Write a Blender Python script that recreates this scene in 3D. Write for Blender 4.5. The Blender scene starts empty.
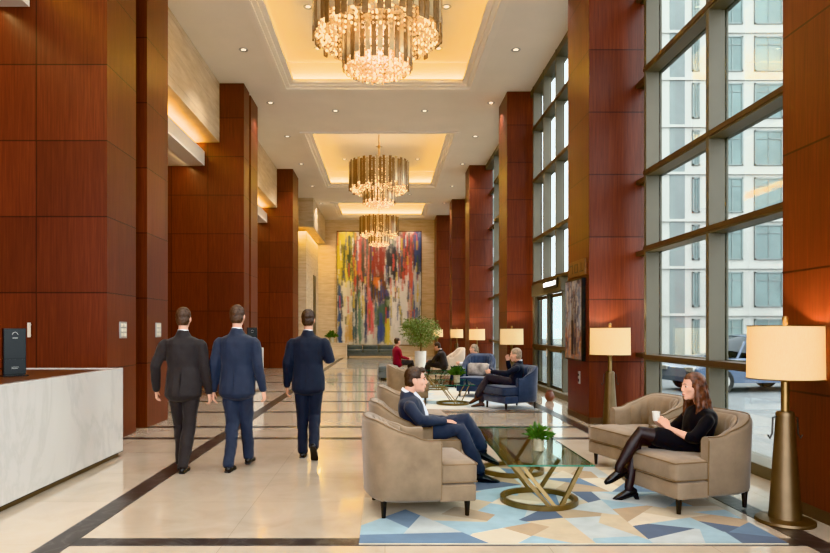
import bpy, bmesh, math, random
import numpy as np
from mathutils import Vector, Matrix, noise, Euler
R = math.radians
PI = math.pi
random.seed(7)
sc = bpy.context.scene
COL = sc.collection

# ------------------------------------------------------------------ objects
def link(o):
    COL.objects.link(o)
    return o

def tag(o, label=None, cat=None, group=None, kind=None):
    if label: o['label'] = label
    if cat: o['category'] = cat
    if group: o['group'] = group
    if kind: o['kind'] = kind
    return o

def thing(name, label, cat, loc=(0, 0, 0), rz=0.0, group=None):
    o = bpy.data.objects.new(name, None)
    o.empty_display_size = 0.1
    o.location = loc
    o.rotation_euler = (0, 0, rz)
    link(o)
    return tag(o, label, cat, group)

def obj(name, bm, mat, parent=None, smooth=False, label=None, loc=None, sharp=40):
    me = bpy.data.meshes.new(name)
    bmesh.ops.recalc_face_normals(bm, faces=bm.faces[:])
    bm.to_mesh(me)
    bm.free()
    mats = mat if isinstance(mat, (list, tuple)) else [mat]
    for m in mats: me.materials.append(m)
    if smooth:
        me.polygons.foreach_set('use_smooth', [True] * len(me.polygons))
        if sharp:
            try: me.set_sharp_from_angle(angle=R(sharp))
            except Exception: pass
    o = bpy.data.objects.new(name, me)
    if parent: o.parent = parent
    if loc: o.location = loc
    if label: o['label'] = label
    return link(o)

def struct(name, bm, mat, parent=None, **k):
    o = obj(name, bm, mat, parent, **k)
    if parent is None: o['kind'] = 'structure'
    return o

def dup(root, loc=None, rz=None, label=None, group=None):
    r = root.copy(); link(r)
    if loc is not None: r.location = loc
    if rz is not None: r.rotation_euler = (0, 0, rz)
    if label: r['label'] = label
    if group: r['group'] = group
    for ch in list(root.children):
        c = ch.copy(); link(c); c.parent = r
        for g in list(ch.children):
            d = g.copy(); link(d); d.parent = c
    return r

# ------------------------------------------------------------------ mesh helpers
def B(): return bmesh.new()

def box(bm, lo, hi, mi=0, bev=0.0):
    lo = Vector(lo); hi = Vector(hi)
    c = (lo + hi) / 2; s = hi - lo
    t = bmesh.new()
    bmesh.ops.create_cube(t, size=1.0)
    bmesh.ops.scale(t, vec=s, verts=t.verts)
    if bev:
        bmesh.ops.bevel(t, geom=t.edges[:], offset=bev, segments=3, affect='EDGES', profile=0.5)
    bmesh.ops.translate(t, vec=c, verts=t.verts)
    merge(bm, t, mi)

def merge(bm, t, mi=0):
    for f in t.faces: f.material_index = mi
    me = bpy.data.meshes.new('tmp'); t.to_mesh(me); t.free()
    bm.from_mesh(me); bpy.data.meshes.remove(me)

def frame_from(d):
    d = Vector(d).normalized()
    up = Vector((0, 0, 1)) if abs(d.z) < 0.95 else Vector((0, 1, 0))
    x = d.cross(up).normalized()
    return x, x.cross(d).normalized(), d

def loft(bm, st, n=14, cap=True, mi=0):
    """stations: (pos, a, b, xdir) - ellipses along a path, closed with rounded ends"""
    P = [Vector(s[0]) for s in st]
    rings = []
    N = len(st)
    for i, s in enumerate(st):
        t = (P[min(i + 1, N - 1)] - P[max(i - 1, 0)])
        t = t.normalized() if t.length > 1e-9 else Vector((0, 0, 1))
        if len(s) > 3 and s[3] is not None: xd = Vector(s[3])
        elif rings: xd = rings[-1][3]
        else: xd = frame_from(t)[0]
        x = xd - t * xd.dot(t)
        x = x.normalized() if x.length > 1e-6 else frame_from(t)[0]
        y = t.cross(x)
        rings.append((P[i], s[1], s[2], x, y, t))
    if cap:
        p, a, b, x, y, t = rings[0]; m = min(a, b)
        pre = [(p - t * m * 0.55 * k, a * s_, b * s_, x, y, t) for k, s_ in ((1.0, 0.45), (0.6, 0.8))]
        p, a, b, x, y, t = rings[-1]; m = min(a, b)
        post = [(p + t * m * 0.55 * k, a * s_, b * s_, x, y, t) for k, s_ in ((0.6, 0.8), (1.0, 0.45))]
        rings = pre + rings + post
    rv = []
    for p, a, b, x, y, t in rings:
        rv.append([bm.verts.new(p + x * (a * math.cos(2 * PI * k / n)) + y * (b * math.sin(2 * PI * k / n))) for k in range(n)])
    for r0, r1 in zip(rv, rv[1:]):
        for k in range(n):
            f = bm.faces.new((r0[k], r0[(k + 1) % n], r1[(k + 1) % n], r1[k])); f.material_index = mi
    f = bm.faces.new(rv[0][::-1]); f.material_index = mi
    f = bm.faces.new(rv[-1]); f.material_index = mi

def cyl(bm, p0, p1, r0, r1=None, n=16, mi=0):
    r1 = r0 if r1 is None else r1
    loft(bm, [(p0, r0, r0), (p1, r1, r1)], n, cap=False, mi=mi)

def tube(bm, pts, r, n=10, mi=0, closed=False):
    if closed:
        P = [Vector(p) for p in pts]; N = len(P); rv = []
        for i in range(N):
            t = (P[(i + 1) % N] - P[i - 1]).normalized()
            x, y, _ = frame_from(t)
            rv.append([bm.verts.new(P[i] + x * r * math.cos(2 * PI * k / n) + y * r * math.sin(2 * PI * k / n)) for k in range(n)])
        for i in range(N):
            a, b = rv[i], rv[(i + 1) % N]
            for k in range(n):
                f = bm.faces.new((a[k], a[(k + 1) % n], b[(k + 1) % n], b[k])); f.material_index = mi
    else:
        loft(bm, [(p, r, r) for p in pts], n, cap=False, mi=mi)

def lathe(bm, prof, c=(0, 0, 0), n=32, mi=0, closed=True):
    c = Vector(c); rv = []
    for r, z in prof:
        rv.append([bm.verts.new(c + Vector((r * math.cos(2 * PI * k / n), r * math.sin(2 * PI * k / n), z))) for k in range(n)])
    for a, b in zip(rv, rv[1:]):
        for k in range(n):
            f = bm.faces.new((a[k], a[(k + 1) % n], b[(k + 1) % n], b[k])); f.material_index = mi
    if closed:
        f = bm.faces.new(rv[0][::-1]); f.material_index = mi
        f = bm.faces.new(rv[-1]); f.material_index = mi

def ell(bm, c, r, M=None, seg=16, rings=10, mi=0):
    t = bmesh.new()
    bmesh.ops.create_uvsphere(t, u_segments=seg, v_segments=rings, radius=1.0)
    m = Matrix.Diagonal((r[0], r[1], r[2], 1.0))
    if M is not None: m = M.to_4x4() @ m
    m = Matrix.Translation(Vector(c)) @ m
    bmesh.ops.transform(t, matrix=m, verts=t.verts)
    merge(bm, t, mi)

def remesh(bm, voxel, smooth=2, crease=0.0, freq=9.0, axis=None):
    """union of overlapping closed shells into ONE continuous surface"""
    me = bpy.data.meshes.new('tmp'); bmesh.ops.recalc_face_normals(bm, faces=bm.faces[:])
    bm.to_mesh(me); bm.free()
    o = bpy.data.objects.new('tmp', me); link(o)
    m = o.modifiers.new('r', 'REMESH'); m.mode = 'VOXEL'; m.voxel_size = voxel
    if smooth:
        s = o.modifiers.new('s', 'SMOOTH'); s.factor = 0.5; s.iterations = smooth
    dg = bpy.context.evaluated_depsgraph_get()
    me2 = bpy.data.meshes.new_from_object(o.evaluated_get(dg))
    bpy.data.objects.remove(o); bpy.data.meshes.remove(me)
    out = bmesh.new(); out.from_mesh(me2); bpy.data.meshes.remove(me2)
    if crease:
        out.normal_update()
        for v in out.verts:
            p = v.co
            q = Vector((p.x * freq, p.y * freq, p.z * freq * (axis or 1.0)))
            v.co = p + v.normal * crease * (noise.noise(q) + 0.5 * noise.noise(q * 2.3 + Vector((3, 1, 7))))
    return out

# ------------------------------------------------------------------ materials
def srgb(r, g, b):
    f = lambda c: ((c / 255 + 0.055) / 1.055) ** 2.4 if c / 255 > 0.04045 else c / 255 / 12.92
    return (f(r), f(g), f(b), 1.0)

class MT:
    def __init__(s, name):
        s.m = bpy.data.materials.new(name); s.m.use_nodes = True
        s.t = s.m.node_tree; s.n = s.t.nodes
        s.b = s.n['Principled BSDF']; s.out = s.n['Material Output']
    def new(s, k, **kw):
        x = s.n.new(k)
        for a, v in kw.items(): setattr(x, a, v)
        return x
    def l(s, a, b): s.t.links.new(a, b)
    def set(s, **kw):
        for k, v in kw.items():
            nm = {'color': 'Base Color', 'rough': 'Roughness', 'metal': 'Metallic', 'spec': 'Specular IOR Level', 'coat': 'Coat Weight',
                  'coatr': 'Coat Roughness', 'emis': 'Emission Color', 'emit': 'Emission Strength', 'sheen': 'Sheen Weight', 'trans': 'Transmission Weight',
                  'ior': 'IOR', 'alpha': 'Alpha', 'sss': 'Subsurface Weight'}[k]
            s.b.inputs[nm].default_value = v
        return s
    def math(s, op, a, b=None):
        x = s.new('ShaderNodeMath', operation=op)
        for i, v in enumerate((a, b)):
            if v is None: continue
            if isinstance(v, (int, float)): x.inputs[i].default_value = v
            else: s.l(v, x.inputs[i])
        return x.outputs[0]
    def coord(s, which='Object', scale=(1, 1, 1)):
        if which == 'World': o = s.new('ShaderNodeNewGeometry').outputs['Position']
        else: o = s.new('ShaderNodeTexCoord').outputs[which]
        mp = s.new('ShaderNodeMapping'); mp.inputs['Scale'].default_value = scale
        s.l(o, mp.inputs['Vector']); return mp.outputs[0]
    def noise(s, vec, scale, detail=4, rough=0.55, dist=0.0):
        x = s.new('ShaderNodeTexNoise'); s.l(vec, x.inputs['Vector'])
        x.inputs['Scale'].default_value = scale; x.inputs['Detail'].default_value = detail
        x.inputs['Roughness'].default_value = rough; x.inputs['Distortion'].default_value = dist
        return x.outputs['Fac']
    def ramp(s, fac, stops, interp='LINEAR'):
        x = s.new('ShaderNodeValToRGB'); s.l(fac, x.inputs[0]); cr = x.color_ramp; cr.interpolation = interp
        while len(cr.elements) < len(stops): cr.elements.new(0.5)
        for e, (p, c) in zip(cr.elements, stops): e.position = p; e.color = c
        return x.outputs[0]
    def mix(s, fac, a, b, mode='MIX'):
        x = s.new('ShaderNodeMix', data_type='RGBA', blend_type=mode)
        if isinstance(fac, (int, float)): x.inputs[0].default_value = fac
        else: s.l(fac, x.inputs[0])
        for i, v in ((6, a), (7, b)):
            if isinstance(v, tuple): x.inputs[i].default_value = v
            else: s.l(v, x.inputs[i])
        return x.outputs[2]
    def bump(s, h, strength=0.2, dist=0.01):
        x = s.new('ShaderNodeBump'); x.inputs['Strength'].default_value = strength; x.inputs['Distance'].default_value = dist
        s.l(h, x.inputs['Height']); s.l(x.outputs[0], s.b.inputs['Normal'])

def plain(name, c, rough=0.5, var=0.06, scale=8.0, **kw):
    m = MT(name); m.set(rough=rough, **kw)
    f = m.noise(m.coord(), scale, 3)
    d = tuple(x * (1 - var * 2) for x in c[:3]) + (1,); e = tuple(min(1, x * (1 + var * 2)) for x in c[:3]) + (1,)
    m.l(m.ramp(f, [(0.3, d), (0.7, e)]), m.b.inputs['Base Color'])
    return m.m

def fabric(name, c, rough=0.85, sheen=0.3, var=0.12, weave=260.0):
    m = MT(name); m.set(rough=rough, sheen=sheen, spec=0.25)
    v = m.coord()
    f = m.noise(v, 5.0, 5, 0.6); w = m.noise(v, weave, 2)
    d = tuple(x * (1 - var * 1.6) for x in c[:3]) + (1,); e = tuple(min(1, x * (1 + var * 1.6)) for x in c[:3]) + (1,)
    m.l(m.ramp(f, [(0.3, d), (0.72, e)]), m.b.inputs['Base Color'])
    m.bump(w, 0.15, 0.002)
    return m.m

def wood_panel():
    m = MT('mahogany_panel'); m.set(rough=0.38, spec=0.36, coat=0.04, coatr=0.25)
    g = m.noise(m.coord('World', (9, 9, 0.35)), 4.0, 6, 0.6, 0.4)
    g2 = m.noise(m.coord('World', (40, 40, 0.7)), 4.0, 3)
    big = m.noise(m.coord('World', (1.3, 1.3, 0.25)), 1.0, 2)
    col = m.ramp(g, [(0.25, srgb(74, 32, 19)), (0.5, srgb(95, 43, 25)), (0.75, srgb(113, 56, 34))])
    col = m.mix(0.25, col, m.ramp(g2, [(0.3, srgb(64, 27, 18)), (0.7, srgb(122, 60, 42))]))
    sep = m.new('ShaderNodeSeparateXYZ'); m.l(m.new('ShaderNodeNewGeometry').outputs['Position'], sep.inputs[0])
    z = m.math('DIVIDE', m.math('SUBTRACT', sep.outputs[2], 2.07 - 1.04 * 4), 1.04)
    zi = m.math('FLOOR', z); zf = m.math('FRACT', z)
    xi = m.math('FLOOR', m.math('DIVIDE', m.math('ADD', sep.outputs[0], 4.77), 0.98))
    yi = m.math('FLOOR', m.math('DIVIDE', sep.outputs[1], 1.02))
    cv = m.new('ShaderNodeCombineXYZ'); m.l(zi, cv.inputs[2]); m.l(xi, cv.inputs[0]); m.l(yi, cv.inputs[1])
    wn = m.new('ShaderNodeTexWhiteNoise', noise_dimensions='3D'); m.l(cv.outputs[0], wn.inputs['Vector'])
    tone = m.math('ADD', m.math('MULTIPLY', wn.outputs['Value'], 0.30), 0.80)
    tone = m.math('MULTIPLY', tone, m.math('ADD', m.math('MULTIPLY', big, 0.5), 0.75))
    zl = m.math('LESS_THAN', m.math('MINIMUM', zf, m.math('SUBTRACT', 1.0, zf)), 0.0085)
    xf = m.math('FRACT', m.math('DIVIDE', m.math('ADD', sep.outputs[0], 4.77 + 0.98 * 6), 0.98))
    xl = m.math('LESS_THAN', m.math('MINIMUM', xf, m.math('SUBTRACT', 1.0, xf)), 0.0085)
    xl = m.math('MULTIPLY', xl, m.math('LESS_THAN', sep.outputs[0], -4.0))
    ln = m.math('MAXIMUM', zl, xl)
    tone = m.math('MULTIPLY', tone, m.math('SUBTRACT', 1.0, m.math('MULTIPLY', ln, 0.72)))
    mul = m.new('ShaderNodeVectorMath', operation='SCALE'); m.l(col, mul.inputs[0]); m.l(tone, mul.inputs['Scale'])
    m.l(mul.outputs[0], m.b.inputs['Base Color'])
    m.bump(m.math('SUBTRACT', 1.0, ln), 0.4, 0.01)
    return m.m

def marble(name, base, vein, scale=1.2, rough=0.15, amt=0.6, coat=0.3, world=True, stretch=(1, 1, 1), width=0.035):
    m = MT(name); m.set(rough=rough, coat=coat, coatr=0.05)
    v = m.coord('World' if world else 'Object', stretch)
    n = m.noise(v, scale, 6, 0.6, 1.2)
    vn = m.math('ABSOLUTE', m.math('SUBTRACT', n, 0.5))
    k = m.ramp(vn, [(0.0, (1, 1, 1, 1)), (width, (0.15, 0.15, 0.15, 1)), (width * 3, (0, 0, 0, 1))])
    cl = m.noise(v, scale * 0.6, 3)
    b2 = tuple(x * 0.86 for x in base[:3]) + (1,)
    c = m.mix(cl, base, b2)
    c = m.mix(m.math('MULTIPLY', k, amt), c, vein)
    m.l(c, m.b.inputs['Base Color'])
    return m.m

def floor_mat():
    m = MT('polished_cream_marble'); m.set(rough=0.14, spec=0.5, coat=0.55, coatr=0.03)
    v = m.coord('World', (1, 1, 1))
    n = m.noise(v, 1.7, 6, 0.62, 1.0); n2 = m.noise(v, 0.45, 3)
    c = m.ramp(n, [(0.25, srgb(178, 161, 140)), (0.5, srgb(200, 185, 165)), (0.75, srgb(214, 201, 183))])
    c = m.mix(n2, c, srgb(198, 185, 168))
    br = m.new('ShaderNodeTexBrick'); m.l(v, br.inputs['Vector'])
    br.offset = 0.0; br.inputs['Scale'].default_value = 1.0
    br.inputs['Brick Width'].default_value = 1.18; br.inputs['Row Height'].default_value = 1.18
    br.inputs['Mortar Size'].default_value = 0.0025
    br.inputs['Color1'].default_value = (1, 1, 1, 1); br.inputs['Color2'].default_value = (0.93, 0.93, 0.92, 1); br.inputs['Mortar'].default_value = (0.72, 0.7, 0.66, 1)
    c = m.mix(1.0, c, br.outputs['Color'], 'MULTIPLY')
    m.l(c, m.b.inputs['Base Color'])
    return m.m

def stone_wall():
    m = MT('cream_stone_cladding'); m.set(rough=0.5, spec=0.3)
    v = m.coord('World')
    sep = m.new('ShaderNodeSeparateXYZ'); m.l(v, sep.inputs[0])
    n = m.noise(m.coord('World', (1, 1, 6)), 1.5, 5, 0.6)
    c = m.ramp(n, [(0.3, srgb(196, 172, 140)), (0.7, srgb(218, 198, 170))])
    zf = m.math('FRACT', m.math('DIVIDE', sep.outputs[2], 0.62))
    ln = m.math('LESS_THAN', zf, 0.014)
    c = m.mix(m.math('MULTIPLY', ln, 0.45), c, srgb(120, 98, 74))
    m.l(c, m.b.inputs['Base Color'])
    return m.m

def glass_pane(name, tint=(0.93, 0.97, 0.95, 1), refl=0.05, edge=0.35):
    """thin pane: clear with a weak mirror"""
    m = MT(name); m.n.remove(m.b)
    tr = m.new('ShaderNodeBsdfTransparent'); tr.inputs[0].default_value = tint
    gl = m.new('ShaderNodeBsdfGlossy'); gl.inputs['Roughness'].default_value = 0.01
    lw = m.new('ShaderNodeLayerWeight'); lw.inputs[0].default_value = 0.25
    f = m.math('ADD', m.math('MULTIPLY', lw.outputs['Fresnel'], edge), refl)
    mx = m.new('ShaderNodeMixShader'); m.l(f, mx.inputs[0]); m.l(tr.outputs[0], mx.inputs[1]); m.l(gl.outputs[0], mx.inputs[2])
    m.l(mx.outputs[0], m.out.inputs[0])
    return m.m

def emission(name, c, s):
    m = MT(name); m.set(color=c, emis=c, emit=s, rough=0.5); return m.m

def shade_mat():
    m = MT('linen_lamp_shade'); m.n.remove(m.b)
    w = m.noise(m.coord('Object', (60, 60, 6)), 5.0, 2)
    c = m.ramp(w, [(0.3, srgb(240, 226, 196)), (0.7, srgb(250, 240, 216))])
    d = m.new('ShaderNodeBsdfDiffuse'); t = m.new('ShaderNodeBsdfTranslucent')
    m.l(c, d.inputs[0]); m.l(c, t.inputs[0])
    mx = m.new('ShaderNodeMixShader'); mx.inputs[0].default_value = 0.5
    m.l(d.outputs[0], mx.inputs[1]); m.l(t.outputs[0], mx.inputs[2]); m.l(mx.outputs[0], m.out.inputs[0])
    return m.m

def leaf_mat(name, c1, c2):
    m = MT(name); m.set(rough=0.55, spec=0.3)
    oi = m.noise(m.coord('Object'), 14.0, 2)
    m.l(m.ramp(oi, [(0.3, c1), (0.7, c2)]), m.b.inputs['Base Color']); return m.m

def attr_mat(name, rough=0.6):
    m = MT(name); m.set(rough=rough)
    a = m.new('ShaderNodeAttribute', attribute_name='paint'); m.l(a.outputs['Color'], m.b.inputs['Base Color'])
    n = m.noise(m.coord('Object'), 25.0, 3); m.bump(n, 0.25, 0.01); return m.m

M = {}
M['wood'] = wood_panel()
M['floor'] = floor_mat()
M['band'] = marble('dark_inlay_marble', srgb(58, 54, 54), srgb(110, 106, 102), 2.2, 0.28, 0.5, 0.0)
M['ceil'] = plain('warm_white_plaster', srgb(236, 226, 210), 0.8, 0.012, 1.0)
M['trim'] = plain('painted_moulding', srgb(238, 228, 212), 0.7, 0.01, 1.0)
M['stone'] = stone_wall()
M['counter'] = marble('white_veined_marble', srgb(206, 203, 199), srgb(162, 160, 158), 1.1, 0.22, 0.26, 0.2, stretch=(1, 1.0, 0.45), width=0.045)
M['walnut'] = plain('dark_walnut_top', srgb(84, 52, 34), 0.35, 0.2, 6.0)
M['frame'] = plain('grey_bronze_aluminium', srgb(104, 98, 84), 0.5, 0.03, 2.0, metal=0.1)
M['transom'] = plain('brown_bronze_aluminium', srgb(82, 64, 50), 0.45, 0.03, 2.0, metal=0.1)
M['darkmetal'] = plain('dark_bronze_metal', srgb(58, 54, 50), 0.35, 0.05, 3.0, metal=0.5)
M['glass'] = glass_pane('window_glass', (0.95, 0.985, 0.975, 1), 0.03, 0.22)
M['tglass'] = glass_pane('table_glass', (0.86, 0.95, 0.92, 1), 0.05, 0.5)
M['gedge'] = plain('green_glass_edge', srgb(40, 110, 88), 0.12, 0.05, 4.0)
M['brass'] = plain('antique_brass', srgb(146, 120, 82), 0.3, 0.06, 12.0, metal=0.9)
M['bronze'] = plain('brushed_bronze', srgb(122, 103, 80), 0.38, 0.05, 6.0, metal=0.85)
M['signwood'] = plain('bronze_brown_plate', srgb(118, 84, 58), 0.45, 0.08, 10.0)
M['tbrass'] = plain('aged_brass', srgb(126, 106, 72), 0.35, 0.06, 12.0, metal=0.75)
M['shade'] = shade_mat()
M['taupe'] = fabric('taupe_velvet', srgb(130, 111, 90), 0.75, 0.25, 0.12)
M['taupe2'] = fabric('pale_taupe_velvet', srgb(140, 121, 100), 0.75, 0.25, 0.10)
M['piping'] = fabric('taupe_piping', srgb(120, 98, 74), 0.8, 0.1, 0.05)
M['blue'] = fabric('navy_velvet', srgb(54, 66, 90), 0.7, 0.35, 0.18)
M['bpiping'] = fabric('navy_piping', srgb(34, 44, 66), 0.8, 0.1, 0.05)
M['cream'] = fabric('cream_boucle', srgb(214, 200, 182), 0.9, 0.2, 0.06)
M['grey'] = fabric('grey_leather', srgb(92, 98, 98), 0.5, 0.0, 0.08)
M['leg'] = plain('ebonised_wood', srgb(26, 20, 18), 0.3, 0.1, 10.0)
M['pillow'] = fabric('patterned_silver_cushion', srgb(150, 144, 140), 0.8, 0.2, 0.45, 60)
M['black'] = plain('black_plastic', srgb(12, 13, 14), 0.4, 0.05, 8.0)
M['blackface'] = plain('charcoal_screen', srgb(24, 27, 30), 0.4, 0.05, 4.0)
M['chrome'] = plain('brushed_steel', srgb(190, 186, 180), 0.3, 0.03, 8.0, metal=0.8)
M['ivory'] = plain('ivory_button', srgb(214, 206, 190), 0.5, 0.03, 8.0)
M['white'] = plain('white_glaze', srgb(236, 234, 228), 0.3, 0.02, 5.0)
M['leaf'] = leaf_mat('fern_leaf', srgb(40, 74, 30), srgb(88, 122, 54))
M['tleaf'] = leaf_mat('ficus_leaf', srgb(80, 104, 56), srgb(150, 164, 110))
M['bark'] = plain('grey_bark', srgb(120, 98, 74), 0.85, 0.2, 20.0)
M['pot'] = plain('smoky_stoneware', srgb(176, 166, 140), 0.25, 0.1, 18.0)
M['soil'] = plain('dark_soil', srgb(50, 38, 28), 0.95, 0.3, 40.0)
M['terracotta'] = plain('rust_ceramic', srgb(112, 70, 58), 0.4, 0.15, 10.0)
M['skin'] = plain('warm_skin', srgb(206, 152, 124), 0.5, 0.05, 9.0, sss=0.0)
M['skin2'] = plain('fair_skin', srgb(222, 172, 148), 0.5, 0.05, 9.0)
M['lips'] = plain('lip_tone', srgb(170, 96, 86), 0.45, 0.04, 9.0)
M['eyew'] = plain('eye_white', srgb(196, 184, 174), 0.3, 0.01, 9.0)
M['eyed'] = plain('dark_iris', srgb(48, 34, 26), 0.2, 0.05, 9.0)
M['hbrown'] = plain('dark_brown_hair', srgb(54, 36, 24), 0.5, 0.3, 60.0)
M['hlight'] = plain('cropped_brown_hair', srgb(70, 50, 38), 0.55, 0.3, 60.0)
M['hgrey'] = plain('greying_hair', srgb(150, 134, 116), 0.55, 0.25, 60.0)
M['hred'] = plain('auburn_hair', srgb(84, 50, 34), 0.5, 0.4, 26.0)
M['charcoal'] = fabric('charcoal_suiting', srgb(52, 49, 50), 0.8, 0.1, 0.10, 400)
M['navy'] = fabric('navy_suiting', srgb(47, 53, 68), 0.75, 0.12, 0.10, 400)
M['navydark'] = fabric('dark_navy_suiting', srgb(36, 40, 51), 0.78, 0.1, 0.10, 400)
M['shirt'] = fabric('white_shirting', srgb(226, 228, 234), 0.8, 0.05, 0.03, 500)
M['shoe'] = plain('black_shoe_leather', srgb(22, 20, 22), 0.28, 0.1, 10.0)
M['brownshoe'] = plain('brown_shoe_leather', srgb(74, 42, 28), 0.35, 0.1, 10.0)
M['sock'] = fabric('dark_sock', srgb(28, 30, 40), 0.9, 0.1, 0.1, 400)
M['dress'] = fabric('black_crepe', srgb(18, 18, 22), 0.8, 0.1, 0.1, 400)
M['tights'] = plain('sheer_black_nylon', srgb(40, 30, 32), 0.45, 0.1, 30.0)
M['red'] = fabric('crimson_knit', srgb(128, 26, 44), 0.8, 0.2, 0.12, 200)
M['khaki'] = fabric('dark_grey_cotton', srgb(62, 60, 66), 0.8, 0.1, 0.1, 300)
M['rod'] = plain('bronze_glass_rod', srgb(160, 126, 90), 0.25, 0.10, 14.0, metal=0.4)
M['rod2'] = plain('clear_crystal_rod', srgb(216, 192, 154), 0.15, 0.06, 14.0, metal=0.35)
M['asphalt'] = plain('grey_asphalt', srgb(112, 116, 118), 0.8, 0.06, 3.0)
M['pave'] = plain('pale_pavement', srgb(138, 138, 136), 0.8, 0.04, 3.0)
M['facade'] = plain('pale_limestone_facade', srgb(172, 170, 164), 0.8, 0.02, 0.4)
M['facade2'] = plain('grey_haze_facade', srgb(176, 180, 182), 0.8, 0.02, 0.4)
M['bglass'] = plain('blue_green_window', srgb(104, 122, 120), 0.3, 0.10, 0.6)
M['bframe'] = plain('pale_window_frame', srgb(116, 126, 124), 0.5, 0.02, 2.0)
M['bstrip'] = plain('slate_glass_strip', srgb(112, 120, 118), 0.3, 0.05, 0.6)
M['carblue'] = plain('slate_blue_paint', srgb(78, 96, 122), 0.25, 0.04, 2.0, coat=0.6)
M['cargrey'] = plain('graphite_paint', srgb(84, 88, 94), 0.25, 0.04, 2.0, coat=0.6)
M['carglass'] = plain('tinted_car_glass', srgb(50, 60, 68), 0.1, 0.04, 2.0)
M['tyre'] = plain('tyre_rubber', srgb(30, 30, 32), 0.8, 0.05, 10.0)
M['bead'] = emission('emissive_crystal_bead', (1.0, 0.76, 0.40, 1), 1.5)  # glow put into the bead material, standing in for light from inside
M['bead2'] = plain('cut_crystal_bead', srgb(236, 206, 164), 0.12, 0.1, 30.0, metal=0.2)
M['cove'] = emission('warm_cove_strip', (1.0, 0.70, 0.18, 1), 2.0)
M['dl'] = emission('downlight_lens', (1.0, 0.86, 0.66, 1), 1.3)
M['paint'] = attr_mat('acrylic_on_canvas')
# ================================================================== THE SETTING
H = 8.2
XW = 4.2                     # glass line on the street side
def area(name, loc, size, rot, power, col=(1, 1, 1), spread=180):
    l = bpy.data.lights.new(name, 'AREA'); l.shape = 'RECTANGLE'; l.size, l.size_y = size
    l.energy = power; l.color = col; l.spread = R(spread)
    o = bpy.data.objects.new(name, l); o.location = loc; o.rotation_euler = rot; return link(o)
def point(name, loc, power, col, r=0.08):
    l = bpy.data.lights.new(name, 'POINT'); l.energy = power; l.color = col; l.shadow_soft_size = r
    o = bpy.data.objects.new(name, l); o.location = loc; return link(o)
def spot(name, loc, power, col, ang=110, blend=0.7, r=0.05, rot=(0, 0, 0)):
    l = bpy.data.lights.new(name, 'SPOT'); l.energy = power; l.color = col; l.spot_size = R(ang); l.spot_blend = blend; l.shadow_soft_size = r
    o = bpy.data.objects.new(name, l); o.location = loc; o.rotation_euler = rot; return link(o)
WARM = (1.0, 0.66, 0.30); GOLD = (1.0, 0.68, 0.14)

bm = B(); box(bm, (-6.6, -2.5, -0.2), (4.45, 39.4, 0.0))
tag(struct('floor', bm, M['floor']), 'polished cream marble floor of the hotel lobby', 'floor')
# inlaid dark bands
bm = B()
for y in (4.78, 9.35, 10.45, 12.35, 14.2, 16.4, 19.2, 22.4, 26.2, 30.2, 34.4):
    box(bm, (-2.48 if y < 5 else -6.4, y - 0.085, -0.01), (3.05, y + 0.085, 0.002))
for x, y0, y1 in ((-2.38, -2, 39), (1.52, 7.35, 10.4), (3.15, -2, 39)):
    box(bm, (x - 0.1, y0, -0.01), (x + 0.1, y1, 0.003))
tag(struct('trim_1', bm, M['band']), 'dark marble bands inlaid in a grid across the cream floor', 'floor inlay')

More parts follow.
